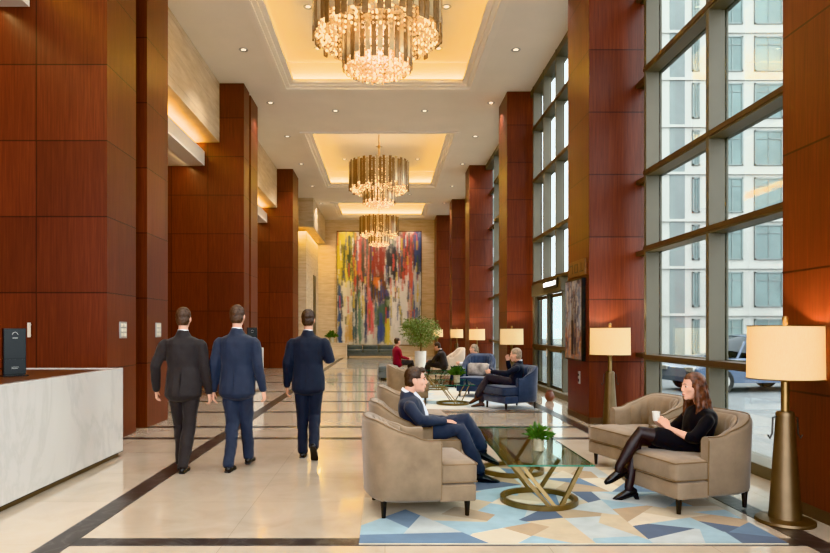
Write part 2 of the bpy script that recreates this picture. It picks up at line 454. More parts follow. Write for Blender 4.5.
# ceiling with three coffers
CX0, CX1 = -2.8, 2.42
COF = [(9.0, 17.9), (21.8, 30.2), (33.7, 38.2)]
bm = B()
box(bm, (-6.6, -2.5, H), (CX0, 39.4, H + 0.12)); box(bm, (CX1, -2.5, H), (4.45, 39.4, H + 0.12))
yy = -2.5
for a, b in COF + [(39.4, 40)]:
    box(bm, (CX0, yy, H), (CX1, a, H + 0.12)); yy = b
tag(struct('ceiling', bm, M['ceil']), 'warm white plaster ceiling broken by three lit coffers', 'ceiling')
ordn = ['nearest and largest', 'middle', 'farthest and smallest']
for i, (a, b) in enumerate(COF):
    e = thing('ceiling_coffer', 'recessed rectangular ceiling coffer with golden cove light, %s of three' % ordn[i], 'ceiling coffer', (0, 0, 0), 0, 'lit ceiling coffers')
    e['kind'] = 'structure'
    bm = B(); D = 0.72; w = 0.1
    box(bm, (CX0 - w, a - w, H + 0.12), (CX0, b + w, H + D)); box(bm, (CX1, a - w, H + 0.12), (CX1 + w, b + w, H + D))
    box(bm, (CX0, a - w, H + 0.12), (CX1, a, H + D)); box(bm, (CX0, b, H + 0.12), (CX1, b + w, H + D))
    box(bm, (CX0 - w, a - w, H + D), (CX1 + w, b + w, H + D + 0.1))
    obj('recess', bm, M['ceil'], e)
    bm = B()
    for (q0, q1, z0, z1) in ((-0.06, 0.10, -0.05, 0.03), (0.06, 0.20, 0.0, 0.09), (0.16, 0.32, 0.06, 0.15)):
        X0, X1, Y0, Y1 = CX0 + q0, CX1 - q0, a + q0, b - q0
        t = q1 - q0
        box(bm, (X0, Y0, H + z0), (X0 + t, Y1, H + z1)); box(bm, (X1 - t, Y0, H + z0), (X1, Y1, H + z1))
        box(bm, (X0 + t, Y0, H + z0), (X1 - t, Y0 + t, H + z1)); box(bm, (X0 + t, Y1 - t, H + z0), (X1 - t, Y1, H + z1))
    obj('moulding', bm, M['trim'], e)
    bm = B()
    g = 0.12
    for lo, hi in (((CX0 + .04, a + .05, 0), (CX0 + .09, b - .05, 0)), ((CX1 - .09, a + .05, 0), (CX1 - .04, b - .05, 0)),
                   ((CX0 + .1, a + .04, 0), (CX1 - .1, a + .09, 0)), ((CX0 + .1, b - .09, 0), (CX1 - .1, b - .04, 0))):
        box(bm, (lo[0], lo[1], H + 0.16), (hi[0], hi[1], H + 0.175))
    obj('light_strip', bm, M['cove'], e)
    L = b - a; W = CX1 - CX0; k = 5.5
    area('cove_light', (CX0 + .14, (a + b) / 2, H + .17), (.07, L - .3), (R(180), R(-50), 0), k * L, GOLD, 120)
    area('cove_light', (CX1 - .14, (a + b) / 2, H + .17), (.07, L - .3), (R(180), R(50), 0), k * L, GOLD, 120)
    area('cove_light', ((CX0 + CX1) / 2, b - .14, H + .17), (W - .3, .07), (R(180 - 50), 0, 0), k * W, GOLD, 120)
    area('cove_light', ((CX0 + CX1) / 2, a + .14, H + .17), (W - .3, .07), (R(180 + 50), 0, 0), k * W, GOLD, 120)

# ---------------------------------------------------------------- columns and walls
def column(lo, hi, label):
    bm = B(); box(bm, lo, hi)
    # recessed shadow foot
    o = struct('column', bm, M['wood']); tag(o, label, 'column')
    return o
column((3.55, 3.4, 0), (4.35, 5.8, H), 'tall red mahogany column at the right picture edge behind the brass floor lamp')
column((3.4, 10.83, 0), (4.35, 12.08, H), 'tall mahogany column carrying the small painting and bronze sign')
column((3.4, 18.1, 0), (4.35, 19.4, H), 'tall mahogany column just beyond the entrance door')
column((3.4, 26.2, 0), (4.35, 27.5, H), 'slim looking mahogany column, second beyond the entrance door')
column((3.4, 33.0, 0), (4.35, 34.2, H), 'mahogany column, third beyond the entrance door')
column((2.98, 37.6, 0), (4.35, 39.19, H), 'mahogany column in the far right corner beside the large canvas')
column((-6.5, 8.89, 0), (-3.8, 9.92, H), 'broad mahogany panelled pier behind the white reception counter')
column((-6.5, 10.38, 0), (-3.8, 11.38, H), 'mahogany pier fin just behind the broad reception pier')
column((-6.5, 17.5, 0), (-3.8, 18.2, H), 'mahogany panelled pier behind the walking men')
column((-6.5, 18.4, 0), (-3.8, 19.4, H), 'mahogany pier fin beyond the second marble desk')
column((-6.5, 26.8, 0), (-3.8, 28.5, H), 'farthest mahogany pier on the left, before the cream stone')
bm = B(); box(bm, (-6.5, 9.92, 0), (-4.1, 10.38, H)); box(bm, (-6.5, 18.2, 0), (-4.0, 18.4, H))
tag(struct('wall_recess', bm, M['wood']), 'dark recessed mahogany strips between the paired piers', 'wall')
bm = B(); box(bm, (-6.6, -2.5, 0), (-6.5, 39.4, H))
tag(struct('wall_left', bm, M['wood']), 'mahogany panelled wall along the left side of the lobby', 'wall')
bm = B(); box(bm, (-6.5, 39.2, 0), (4.35, 39.4, H))
tag(struct('wall_back', bm, M['stone']), 'cream stone end wall behind the large abstract canvas', 'wall')
# cream bulkheads and light shelves in the left bays
for n, (a, b) in enumerate(((-2.5, 8.87), (11.4, 17.48), (19.42, 26.78))):
    wh = ('above the reception counter', 'between the first and second mahogany piers', 'in the bay before the farthest pier')[n]
    bm = B(); box(bm, (-6.5, a, 6.6), (-4.45, b, H - .002))
    tag(struct('bulkhead', bm, M['stone']), 'cream stone bulkhead under the ceiling ' + wh, 'bulkhead')
    bm = B(); box(bm, (-6.5, a, 5.97), (-4.85, b, 6.36))
    e = struct('light_shelf', bm, M['ceil']); tag(e, 'boxed white light shelf glowing under the bulkhead ' + wh, 'light shelf')
    bm = B(); box(bm, (-5.06, a + .05, 6.361), (-4.98, b - .05, 6.375))
    obj('light_strip', bm, M['cove'], e)
    area('shelf_light', (-5.0, (a + b) / 2, 6.40), (.1, b - a - .2), (R(180), R(-30), 0), 8 * (b - a), GOLD)
    area('shelf_light', (-5.25, (a + b) / 2, 5.95), (.1, b - a - .2), (0, R(20), 0), 4.5 * (b - a), WARM)
# far left cream stone return
bm = B(); box(bm, (-6.5, 32.7, 6.75), (-3.6, 39.19, H - .002))
tag(struct('bulkhead', bm, M['stone']), 'deep cream stone bulkhead at the far left corner, lit from below', 'bulkhead')
bm = B(); box(bm, (-6.5, 33.2, 0), (-4.02, 39.19, 6.6))
tag(struct('wall_far_left', bm, M['stone']), 'cream stone wall beside the end wall, with a tall dark doorway', 'wall')
area('shelf_light', (-3.85, 36.1, 6.72), (.12, 5.6), (0, R(0), 0), 60, GOLD)
area('shelf_light', (-4.6, 33.0, 6.72), (1.2, .1), (0, 0, 0), 30, GOLD)
bm = B(); box(bm, (-4.03, 36.4, 0), (-4.0, 37.7, 4.65)); 
tag(struct('door_2', bm, M['darkmetal']), 'tall narrow dark doorway in the far left cream wall', 'door')
# low cream ledge in the far left corner
bm = B(); box(bm, (-3.5, 36.2, 0.0), (-2.15, 36.9, 0.78), bev=.01); box(bm, (-3.54, 36.16, 0.78), (-2.11, 36.94, 0.83), bev=.008)
tag(obj('console', bm, M['stone']), 'low cream stone console in the far left corner under the small plant', 'console')
# skirtings at the wood columns
bm = B()
for lo, hi in (((3.54, 3.4, 0), (3.55, 5.805, .1)), ((3.39, 10.82, 0), (3.4, 12.08, .1)), ((3.39, 10.82, 0), (4.2, 10.83, .1)), ((3.39, 18.09, 0), (4.2, 18.1, .1))):
    box(bm, lo, hi)
tag(struct('baseboard_right', bm, M['transom']), 'thin bronze skirting at the foot of the street side columns', 'baseboard')

# ---------------------------------------------------------------- street side glazing
TZ = (1.16, 2.84, 4.02, 5.63, 7.05)
bays = [(-2.5, 3.4, ()), (5.8, 10.83, (6.05, 8.15, 10.1)), (12.08, 18.1, (12.6, 14.25, 17.75)), (19.4, 26.2, (19.9, 22.0, 24.1)), (27.5, 33.0, (28.0, 30.2, 32.4)), (34.2, 37.6, (35.2,))]
wl = ['behind the photographer', 'beside the auburn haired woman, nearest tall window', 'above the entrance door', 'beyond the entrance door', 'in the fourth bay of the street side', 'farthest on the street side']
for i, (a, b, ms) in enumerate(bays):
    e = thing('window_%d' % (i + 1), 'full height bronze framed window ' + wl[i], 'window'); e['kind'] = 'structure'
    bm = B(); box(bm, (XW + .05, a, 0.14), (XW + .065, b, H)); obj('pane', bm, M['glass'], e)
    for y in ms:
        bm = B(); box(bm, (4.04, y - .04, .14), (XW + .0, y + .04, H), bev=.006); box(bm, (XW + .0, y - .025, .14), (XW + .049, y + .025, H)); box(bm, (XW + .066, y - .03, .14), (XW + .09, y + .03, H))
        obj('mullion', bm, M['frame'], e)
    for y in ((15.4, 16.6) if i == 2 else ()):
        bm = B(); box(bm, (4.04, y - .04, 2.78), (XW, y + .04, H), bev=.006); box(bm, (XW, y - .025, 2.78), (XW + .049, y + .025, H)); obj('mullion', bm, M['frame'], e)
    for z in TZ:
        bm = B(); b2 = ms[-1] + .05 if ms else b; box(bm, (4.03, a, z - .045), (XW + .045, b2, z + .02), 1); box(bm, (4.045, a, z - .07), (XW + .045, b2, z - .04), 0); box(bm, (XW - .02, b2, z - .05), (XW + .045, b, z + .02), 1); box(bm, (XW + .07, a, z - .06), (XW + .13, b, z + .03), 0)
        obj('transom', bm, [M['frame'], M['transom']], e)
    bm = B(); box(bm, (3.98, a, 0), (XW + .15, b, .13), bev=.01); box(bm, (4.05, a, H - .18), (XW + .15, b, H - .005)); obj('sill', bm, M['frame'], e)

# entrance door in the second bay
d = thing('door_1', 'glazed entrance door with dark bronze frame and push rails', 'door', (0, 0, 0)); d['kind'] = 'structure'
bm = B()
for y in (14.9, 16.28, 17.66): box(bm, (4.06, y - .04, 0), (4.2, y + .04, 2.62), bev=.006)
box(bm, (4.0, 14.8, 2.46), (4.2, 17.76, 2.78), bev=.01)
obj('door_frame', bm, M['frame'], d)
for y0 in (14.98, 16.36):
    y1 = y0 + 1.22
    bm = B()
    for q in (y0, y1 - .06): box(bm, (4.12, q, .02), (4.16, q + .06, 2.44))
    box(bm, (4.12, y0, .02), (4.16, y1, .2)); box(bm, (4.12, y0, 2.36), (4.16, y1, 2.44))
    lf = obj('door_leaf', bm, M['darkmetal'], d)
    bm = B(); box(bm, (4.135, y0 + .05, .2), (4.145, y1 - .05, 2.36)); obj('pane', bm, M['glass'], lf)
    bm = B(); box(bm, (4.05, y0 + .05, 1.03), (4.09, y1 - .05, 1.10), bev=.01)
    for q in (y0 + .12, y1 - .12): cyl(bm, (4.07, q, 1.07), (4.13, q, 1.07), .015)
    obj('push_rail', bm, M['bronze'], lf)
bm = B(); box(bm, (4.045, 16.25, .9), (4.06, 16.31, 1.22)); box(bm, (4.045, 16.25, 1.3), (4.06, 16.31, 1.48)); obj('lock_plate', bm, M['ivory'], d)
# lit sign on the door header, lettering too small to read in the picture: short white strokes
sg = thing('door_sign', 'small dark sign with white lettering on the header above the entrance door', 'sign', (0, 0, 0))
bm = B(); box(bm, (3.96, 15.0, 2.56), (4.0, 16.3, 2.78), bev=.006); obj('panel', bm, M['darkmetal'], sg)
bm = B(); rr = random.Random(3); y = 16.22
while y > 15.1:
    w = rr.uniform(.05, .1); h = rr.uniform(.07, .1)
    box(bm, (3.952, y - .02, 2.62), (3.961, y, 2.62 + h)); box(bm, (3.952, y - w, 2.62 + h - .02), (3.961, y, 2.62 + h))
    if rr.random() < .6: box(bm, (3.952, y - w, 2.62), (3.961, y - w + .02, 2.62 + h))
    else: box(bm, (3.952, y - w, 2.62), (3.961, y, 2.64))
    y -= w + .035
obj('lettering', bm, emission('sign_white', (1, 1, 1, 1), 1.5), sg)

# ---------------------------------------------------------------- recessed ceiling lights
def downlight(x, y, z, label, grp, on=True):
    e = thing('downlight', label, 'downlight', (x, y, z), 0, grp)
    bm = B(); lathe(bm, [(.055, .0), (.085, -.012), (.10, -.014), (.115, -.004), (.115, .0)], n=24, closed=False); obj('ring', bm, M['chrome'], e, smooth=True)
    bm = B(); lathe(bm, [(.0005, -.001), (.056, -.001)], n=20, closed=False); obj('lens', bm, M['dl'] if on else M['ivory'], e)
    return e
for x in (-2.2, -.9, .4, 1.7): spot('added_wall_spot', (x, 37.6 + .75, H - .06), 75, (1.0, .95, .88), 100, .8, .02, (R(12), 0, 0)); downlight(x, 38.35, H, 'added round downlight brightening the big canvas on the end wall', 'added downlights over the canvas')  # spots and fixtures added to brighten the canvas and end wall
for x, nm in ((-3.35, 'left'), (3.1, 'right')):
    for y in (4.0, 8.0, 12.6, 15.4, 19.0, 22.3, 26.0, 30.0, 34.0):
        downlight(x, y, H, 'round recessed downlight in the flat %s ceiling margin' % nm, 'downlights in the %s ceiling margin' % nm)
        spot('downlight_beam', (x, y, H - .06), 165, (1.0, .95, .88), 105, .8, .02)
for y in (11.2, 14.8, 17.0, 24.0, 28.0):
    for x in (-1.75, 1.4):
        downlight(x, y, H + .72, 'round recessed downlight inside the lit ceiling coffers', 'downlights inside the coffers')
        spot('downlight_beam', (x, y, H + .66), 190, (1.0, .95, .88), 95, .8, .02)
for y in (19.7, 31.8, 6.5):
    for x in (-1.5, 1.2): spot('downlight_beam', (x, y, H - .06), 165, (1.0, .95, .88), 100, .8, .02); downlight(x, y, H, 'round recessed downlight in the flat ceiling between coffers', 'downlights between the coffers')
# ================================================================== CHANDELIERS
def chandelier_parts(e):
    """z = 0 at the foot of the lower tier"""
    bm = B()
    for r, z in ((1.06, 1.50), (1.06, 1.42), (.94, .95), (.56, .80), (.56, .42), (.5, .3)):
        tube(bm, [(r * math.cos(2 * PI * k / 48), r * math.sin(2 * PI * k / 48), z) for k in range(48)], .018, 8, closed=True)
    for k in range(6):
        a = 2 * PI * k / 6
        tube(bm, [(0, 0, 1.5), (1.06 * math.cos(a), 1.06 * math.sin(a), 1.5)], .014, 8)
        tube(bm, [(.56 * math.cos(a), .56 * math.sin(a), .8), (.75 * math.cos(a), .75 * math.sin(a), 1.5)], .012, 8)
    cyl(bm, (0, 0, .5), (0, 0, 1.6), .03, n=10)
    obj('ring_frame', bm, M['brass'], e, smooth=True)
    meshes = []
    for ln, m in ((1.0, 'rod'), (.86, 'rod2'), (.94, 'rod')):
        bm = B(); box(bm, (-.016, -.050, -ln), (.016, .050, .0), bev=.006); 
        me = bpy.data.meshes.new('crystal_rod'); bm.to_mesh(me); bm.free(); me.materials.append(M[m]); meshes.append(me)
    for k in range(58):
        a = 2 * PI * k / 58; o = bpy.data.objects.new('crystal_rod', meshes[k % 3]); o.parent = e; link(o)
        o.location = (1.09 * math.cos(a), 1.09 * math.sin(a), 1.58 + (.04 if k % 2 else -.02)); o.rotation_euler = (0, 0, a)
    lm = []
    for ln, m in ((.74, 'rod'), (.66, 'rod2')):
        bm = B(); box(bm, (-.014, -.042, -ln), (.014, .042, .0), bev=.005)
        me = bpy.data.meshes.new('crystal_rod'); bm.to_mesh(me); bm.free(); me.materials.append(M[m]); lm.append(me)
    for k in range(38):
        a = 2 * PI * k / 38; o = bpy.data.objects.new('crystal_rod', lm[k % 2]); o.parent = e; link(o)
        o.location = (.59 * math.cos(a), .59 * math.sin(a), .84 + (.03 if k % 2 else 0)); o.rotation_euler = (0, 0, a)
    bm = B(); rr = random.Random(5)
    t0 = bmesh.new(); bmesh.ops.create_icosphere(t0, subdivisions=1, radius=1.0)
    vs = [v.co.copy() for v in t0.verts]; fs = [[v.index for v in f.verts] for f in t0.faces]; t0.free()
    def bead(x, y, z, r):
        nv = [bm.verts.new((x + v.x * r, y + v.y * r, z + v.z * r * 1.25)) for v in vs]
        mi = 0 if rr.random() < .34 else 1
        for f in fs: bm.faces.new([nv[i] for i in f]).material_index = mi
    for r, n, zt, zb in ((1.03, 52, 1.2, .60), (.95, 46, 1.0, .54), (.87, 46, .98, .50), (.76, 40, .95, .46), (.54, 34, .55, .08), (.47, 32, .5, .04), (.36, 24, .4, .0), (.24, 16, .3, -.02), (.1, 6, .3, -.03)):
        for k in range(n):
            a = 2 * PI * (k + .5 * (n % 4)) / n; z = zb + rr.uniform(0, .05)
            while z < zt:
                bead(r * math.cos(a), r * math.sin(a), z, rr.uniform(.019, .026)); z += .085
    o = obj('crystal_beads', bm, [M['bead'], M['bead2']], e); o['kind'] = 'stuff'
def chandelier(loc, top, label):
    e = thing('chandelier', label, 'chandelier', loc, 0, 'tiered crystal chandeliers')
    t = top - loc[2]
    bm = B(); cyl(bm, (0, 0, 1.5), (0, 0, t - .02), .022, n=12); cyl(bm, (-.12, 0, 2.2), (.12, 0, 2.2), .012, n=8)
    lathe(bm, [(.03, 2.14), (.05, 2.17), (.05, 2.23), (.03, 2.26)], n=16)
    obj('stem', bm, M['brass'], e, smooth=True)
    bm = B(); lathe(bm, [(.05, t - .06), (.13, t - .03), (.14, t)], n=24); obj('ceiling_canopy', bm, M['brass'], e, smooth=True)
    chandelier_parts(e)
    point('chandelier_light', (loc[0], loc[1], loc[2] + .7), 80, (1.0, .8, .55), .25)
    point('chandelier_light', (loc[0], loc[1], loc[2] + 1.75), 16, (1.0, .85, .65), .3)
    return e
chandelier((-.13, 11.1, 5.90), H + .72, 'nearest and largest two tier crystal chandelier under the first coffer')
chandelier((-.22, 23.7, 6.04), H + .72, 'middle two tier crystal chandelier under the second coffer')
chandelier((-.33, 36.2, 6.22), H + .72, 'farthest crystal chandelier hanging before the large canvas')

# ================================================================== CHAIRS  (front = +X)
def chair_shell(bm, w=.39, back=.45, front=.13, hb=.80, ha=.63, thick=.10, z0=.14, flare=.05, n=40):
    """U shaped wrap: arm fronts at x=front, round back at x=-back"""
    def plan(t, off):       # t in -1..1
        a = t * 1.0
        Wd = w - off; Bk = back - off
        s = abs(a); sg = 1 if a >= 0 else -1
        # straight arm for s > .55, curved back for s < .55
        if s > .58:
            k = (s - .58) / .42; x = (-.10) + k * (front + .10); y = sg * Wd
            return x, y
        th = (s / .58) * PI / 2
        ex = 0.72
        return -.10 - (Bk - .10) * (math.cos(th) ** ex), sg * Wd * (math.sin(th) ** ex)
    cols = []
    for i in range(n + 1):
        t = -1 + 2 * i / n; s = abs(t)
        k = min(1, max(0, (s - .18) / .62)); k = k * k * (3 - 2 * k)
        h = hb + (ha - hb) * k
        ring = []
        def P(off, z):
            x, y = plan(t, off); f = 1 + flare * ((z - z0) / (hb - z0)) * (1.0 - .3 * k)
            return (x * (f if x < 0 else 1), y * f, z)
        th = thick
        for off, z in ((.03, z0), (.0, z0 + .03), (.0, (z0 + h) / 2), (.0, h - .04), (.012, h - .012), (.035, h), (th - .035, h), (th - .012, h - .012), (th, h - .04), (th, (z0 + h) / 2), (th, z0)):
            ring.append(bm.verts.new(P(off, z)))
        cols.append(ring)
    for a, b in zip(cols, cols[1:]):
        m = len(a)
        for k in range(m): bm.faces.new((a[k], a[(k + 1) % m], b[(k + 1) % m], b[k]))
    bm.faces.new(cols[0]); bm.faces.new(cols[-1][::-1])
    return plan

def cushion(bm, lo, hi, bev=.045, puff=.015):
    t = bmesh.new(); bmesh.ops.create_cube(t, size=1.0)
    bmesh.ops.subdivide_edges(t, edges=t.edges[:], cuts=7, use_grid_fill=True)
    lo = Vector(lo); hi = Vector(hi); c = (lo + hi) / 2; s = hi - lo
    for v in t.verts:
        u = v.co * 2
        p = Vector((u.x * s.x / 2, u.y * s.y / 2, u.z * s.z / 2))
        # rounded box
        q = Vector((max(-s.x / 2 + bev, min(s.x / 2 - bev, p.x)), max(-s.y / 2 + bev, min(s.y / 2 - bev, p.y)), max(-s.z / 2 + bev, min(s.z / 2 - bev, p.z))))
        dd = p - q
        if dd.length > 1e-6: p = q + dd.normalized() * min(dd.length, bev)
        p.z += puff * (1 - u.x ** 2) * (1 - u.y ** 2) * u.z
        v.co = p + c
    merge(bm, t)

def leg_mesh(mat, h=.14):
    bm = B(); loft(bm, [((0, 0, h + .02), .028, .028), ((0, 0, .004), .017, .017)], 10, cap=False)
    me = bpy.data.meshes.new('leg'); bmesh.ops.recalc_face_normals(bm, faces=bm.faces[:]); bm.to_mesh(me); bm.free(); me.materials.append(M[mat]); return me
LEG = leg_mesh('leg')
def armchair(label, loc, rz, fab='taupe', pip='piping', group=None, hb=.81, ha=.645, seat=.455, back=.45, w=.39):
    e = thing('armchair', label, 'armchair', loc, rz, group)
    bm = B(); plan = chair_shell(bm, w=w, back=back, hb=hb, ha=ha); obj('backrest', bm, M[fab], e, smooth=True, sharp=60)
    bm = B()                                    # channel-quilted inner back pad
    n = 44; cols = []
    for i in range(n + 1):
        t = -.60 + 1.20 * i / n
        k = min(1, max(0, (abs(t) - .18) / .62)); k = k * k * (3 - 2 * k); h = hb + (ha - hb) * k
        puff = .022 * abs(math.sin(PI * (t + .6) / 1.2 * 9)) ** .5
        ring = []
        for off, z in ((.098, seat - .05), (.125 + puff, seat - .03), (.125 + puff, (seat + h) / 2), (.118 + puff, h - .07), (.10 + puff * .4, h - .025), (.09, h - .02), (.085, seat)):
            x, y = plan(t, off); ring.append(bm.verts.new((x, y, z)))
        cols.append(ring)
    for a, b in zip(cols, cols[1:]):
        for k in range(len(a)): bm.faces.new((a[k], a[(k + 1) % len(a)], b[(k + 1) % len(b)], b[k]))
    bm.faces.new(cols[0]); bm.faces.new(cols[-1][::-1])
    obj('back_cushion', bm, M[fab], e, smooth=True, sharp=70)
    bm = B(); box(bm, (-.36, -w + .07, .14), (.40, w - .07, .27), bev=.015); box(bm, (.12, -w + .005, .135), (.43, w - .005, .275), bev=.015); obj('seat_base', bm, M[fab], e, smooth=True, sharp=50)
    bm = B(); cushion(bm, (-.30, -w + .105, .272), (.33, w - .105, seat)); cushion(bm, (.07, -w + .012, .272), (.452, w - .012, seat)); sc_ = obj('seat_cushion', bm, M[fab], e, smooth=True, sharp=0)
    bm = B(); zt = seat - .012
    for z in (seat - .018, .292):
        tube(bm, [(.13, -w + .02, z), (.44, -w + .02, z), (.447, -w + .04, z), (.447, w - .04, z), (.44, w - .02, z), (.13, w - .02, z)], .006, 8)
    # welting over the arm fronts and rim
    pts = []
    for i in range(41):
        t = -1 + 2 * i / 40; k = min(1, max(0, (abs(t) - .18) / .62)); k = k * k * (3 - 2 * k); h = hb + (ha - hb) * k
        x, y = plan(t, .02); f = 1 + .05 * ((h - .14) / (hb - .14)) * (1 - .3 * k); pts.append((x * (f if x < 0 else 1), y * f, h + .001))
    tube(bm, pts, .006, 6)
    for s in (-1, 1):
        tube(bm, [(.133, s * (w - .006) * 1.03, .62), (.133, s * (w - .004), .16)], .006, 6)
    obj('piping', bm, M[pip], e, smooth=True)
    for x, y in ((.37, -w + .07), (.37, w - .07), (-.33, -w + .10), (-.33, w - .10)):
        o = bpy.data.objects.new('leg', LEG); o.parent = e; o.location = (x, y, 0); link(o)
    return e
G1 = 'taupe velvet tub armchairs'
c0 = armchair('taupe velvet tub armchair in front, empty, seen from its side on the rug', (.27, 5.68, .012), R(9), group=G1)
armchair('taupe tub armchair in which the man in the blue suit sits', (.30, 6.88, .012), R(6), group=G1, ha=.565)
dup(c0, (.36, 8.75, 0), R(4), 'taupe tub armchair directly behind the seated man, mostly hidden')
dup(c0, (.50, 14.0, 0), R(-4), 'taupe tub armchair by the second glass table, beyond the seated man')
c1 = armchair('taupe tub armchair in which the auburn haired woman sits', (2.74, 5.86, .012), R(195), 'taupe2', group=G1)
dup(c1, (2.90, 7.36, 0), R(196), 'empty taupe tub armchair behind the woman, before the tall window')
b0 = armchair('navy tub armchair in which the grey haired man sits, back to the camera', (2.52, 12.9, .012), R(205), 'blue', 'bpiping', 'navy velvet armchairs', hb=.84, ha=.62)
b1 = armchair('navy wing armchair facing the camera with a silver cushion on it', (2.17, 15.3, .012), R(-112), 'blue', 'bpiping', 'navy velvet armchairs', hb=.98, ha=.66)
b2 = dup(b0, (2.35, 17.6, 0), R(160), 'farther navy armchair beyond the one with the silver cushion')
armchair('cream rounded armchair near the far floor lamps', (2.05, 20.6, 0), R(190), 'cream', 'cream', hb=1.0, ha=.7)
# cushion on the wing chair
bm = B(); cushion(bm, (-.07, -.26, -.16), (.07, .26, .16), .06, .0)
ca = R(-112)
o = obj('cushion', bm, M['pillow'], None, smooth=True, sharp=0); o.location = (2.17 - .12 * math.cos(ca), 15.3 - .12 * math.sin(ca), .62); o.rotation_euler = (0, R(-18), ca)
tag(o, 'silver patterned cushion leaning in the navy wing armchair', 'cushion')

# grey lounge seating at the far end
def sofa(label, loc, rz, L=2.4, back=True):
    e = thing('sofa', label, 'sofa', loc, rz)
    bm = B(); box(bm, (-L / 2, -.42, .08), (L / 2, .42, .28), bev=.02); obj('base', bm, M['grey'], e)
    n = 3
    for k in range(n):
        x0 = -L / 2 + L * k / n
        bm = B(); cushion(bm, (x0 + .01, -.42, .27), (x0 + L / n - .01, .2, .44)); obj('seat_cushion', bm, M['grey'], e, smooth=True, sharp=0)
        if back:
            bm = B(); cushion(bm, (x0 + .01, .16, .3), (x0 + L / n - .01, .42, .68)); obj('back_cushion', bm, M['grey'], e, smooth=True, sharp=0)
    for x in (-L / 2 + .1, L / 2 - .1):
        for y in (-.34, .34):
            o = bpy.data.objects.new('leg', LEG); o.parent = e; o.location = (x, y, 0); link(o)
    return e
sofa('long dark grey leather sofa below the large canvas', (-.85, 37.4, 0), 0, 2.7)
sofa('grey upholstered bench on which the woman in crimson sits', (.22, 21.0, 0), R(-90), 2.0, False)

# ================================================================== TABLES
def glass_table(label, loc, rz, W=.72, L=2.15, rings=(-.62, .62), h=.42, th=.016):
    e = thing('coffee_table', label, 'table', loc, rz, 'glass coffee tables on brass rings')
    bm = B(); box(bm, (-W / 2, -L / 2, h - .012), (W / 2, L / 2, h + .0)); 
    tp = obj('glass_top', bm, M['tglass'], e)
    bm = B(); q = .0015
    for lo, hi in (((-W / 2 - q, -L / 2 - q, h - .0125), (W / 2 + q, -L / 2, h + .0005)), ((-W / 2 - q, L / 2, h - .0125), (W / 2 + q, L / 2 + q, h + .0005)),
                   ((-W / 2 - q, -L / 2, h - .0125), (-W / 2, L / 2, h + .0005)), ((W / 2, -L / 2, h - .0125), (W / 2 + q, L / 2, h + .0005))): box(bm, lo, hi)
    obj('glass_edge', bm, M['gedge'], tp)
    for y in rings:
        bm = B()
        n = 48; r0, r1 = .345, .305
        rv = []
        for k in range(n):
            a = 2 * PI * k / n; c, s = math.cos(a), math.sin(a)
            rv.append([bm.verts.new((r * c, y + r * s, z)) for r, z in ((r1, .001), (r0, .001), (r0, .045), (r1, .045))])
        for k in range(n):
            A, C = rv[k], rv[(k + 1) % n]
            for j in range(4): bm.faces.new((A[j], A[(j + 1) % 4], C[(j + 1) % 4], C[j]))
        obj('base_ring', bm, M['tbrass'], e)
        for sx, bx, by, tx, ty in ((-1, .02, -.32, -.30, -.30), (-1, .07, -.31, -.23, -.22), (1, .12, -.30, .31, -.30), (-1, -.02, .32, -.30, .30), (1, .08, .31, .31, .28)):
            bm = B(); a = Vector((bx, y + by, .03)); b = Vector((tx, y + ty, h - .013)); t = (b - a).normalized()
            x = t.cross(Vector((0, 1, 0))).normalized(); z = Vector((0, 1, 0))
            vv = []
            for p in (a, b): vv.append([bm.verts.new(p + x * u * th + z * v * th) for u, v in ((-1, -1), (1, -1), (1, 1), (-1, 1))])
            for k in range(4): bm.faces.new((vv[0][k], vv[0][(k + 1) % 4], vv[1][(k + 1) % 4], vv[1][k]))
            bm.faces.new(vv[0][::-1]); bm.faces.new(vv[1])
            obj('strut', bm, M['tbrass'], e)
    return e
glass_table('glass topped brass coffee table in front, between the seated man and woman', (1.39, 6.50, .012), 0)
glass_table('second glass and brass coffee table, before the navy wing armchair', (1.42, 13.85, .012), R(0), .80, 1.5, (-.25,), .44, .010)
glass_table('farthest glass and brass coffee table, near the seated dark figure', (1.32, 17.4, .0), R(0), .80, 1.6, (-.4, .4), .44, .010)

def leafy(bm, c, R_, n, ll, lw, up=.5, seed=1, sphere=False, mi=0):
    rr = random.Random(seed); c = Vector(c)
    for i in range(n):
        if sphere:
            d = Vector((rr.gauss(0, 1), rr.gauss(0, 1), rr.gauss(0, 1))).normalized() * rr.random() ** .4
            p = c + Vector((d.x * R_[0], d.y * R_[1], d.z * R_[2]))
            t = Vector((rr.uniform(-1, 1), rr.uniform(-1, 1), rr.uniform(-.8, .5))).normalized()
        else:
            a = rr.uniform(0, 2 * PI); el = rr.uniform(up, 1.4)
            t = Vector((math.cos(a) * math.cos(el), math.sin(a) * math.cos(el), math.sin(el)))
            p = c + t * R_ * rr.uniform(.1, .75)
        s = t.cross(Vector((rr.uniform(-1, 1), rr.uniform(-1, 1), .4))).normalized(); k = rr.uniform(.7, 1.2)
        m = p + t * ll * k * .5; e = p + t * ll * k + Vector((0, 0, -ll * .18))
        v = [bm.verts.new(q) for q in (p, m + s * lw * k, e, m - s * lw * k)]
        f = bm.faces.new(v); f.material_index = mi
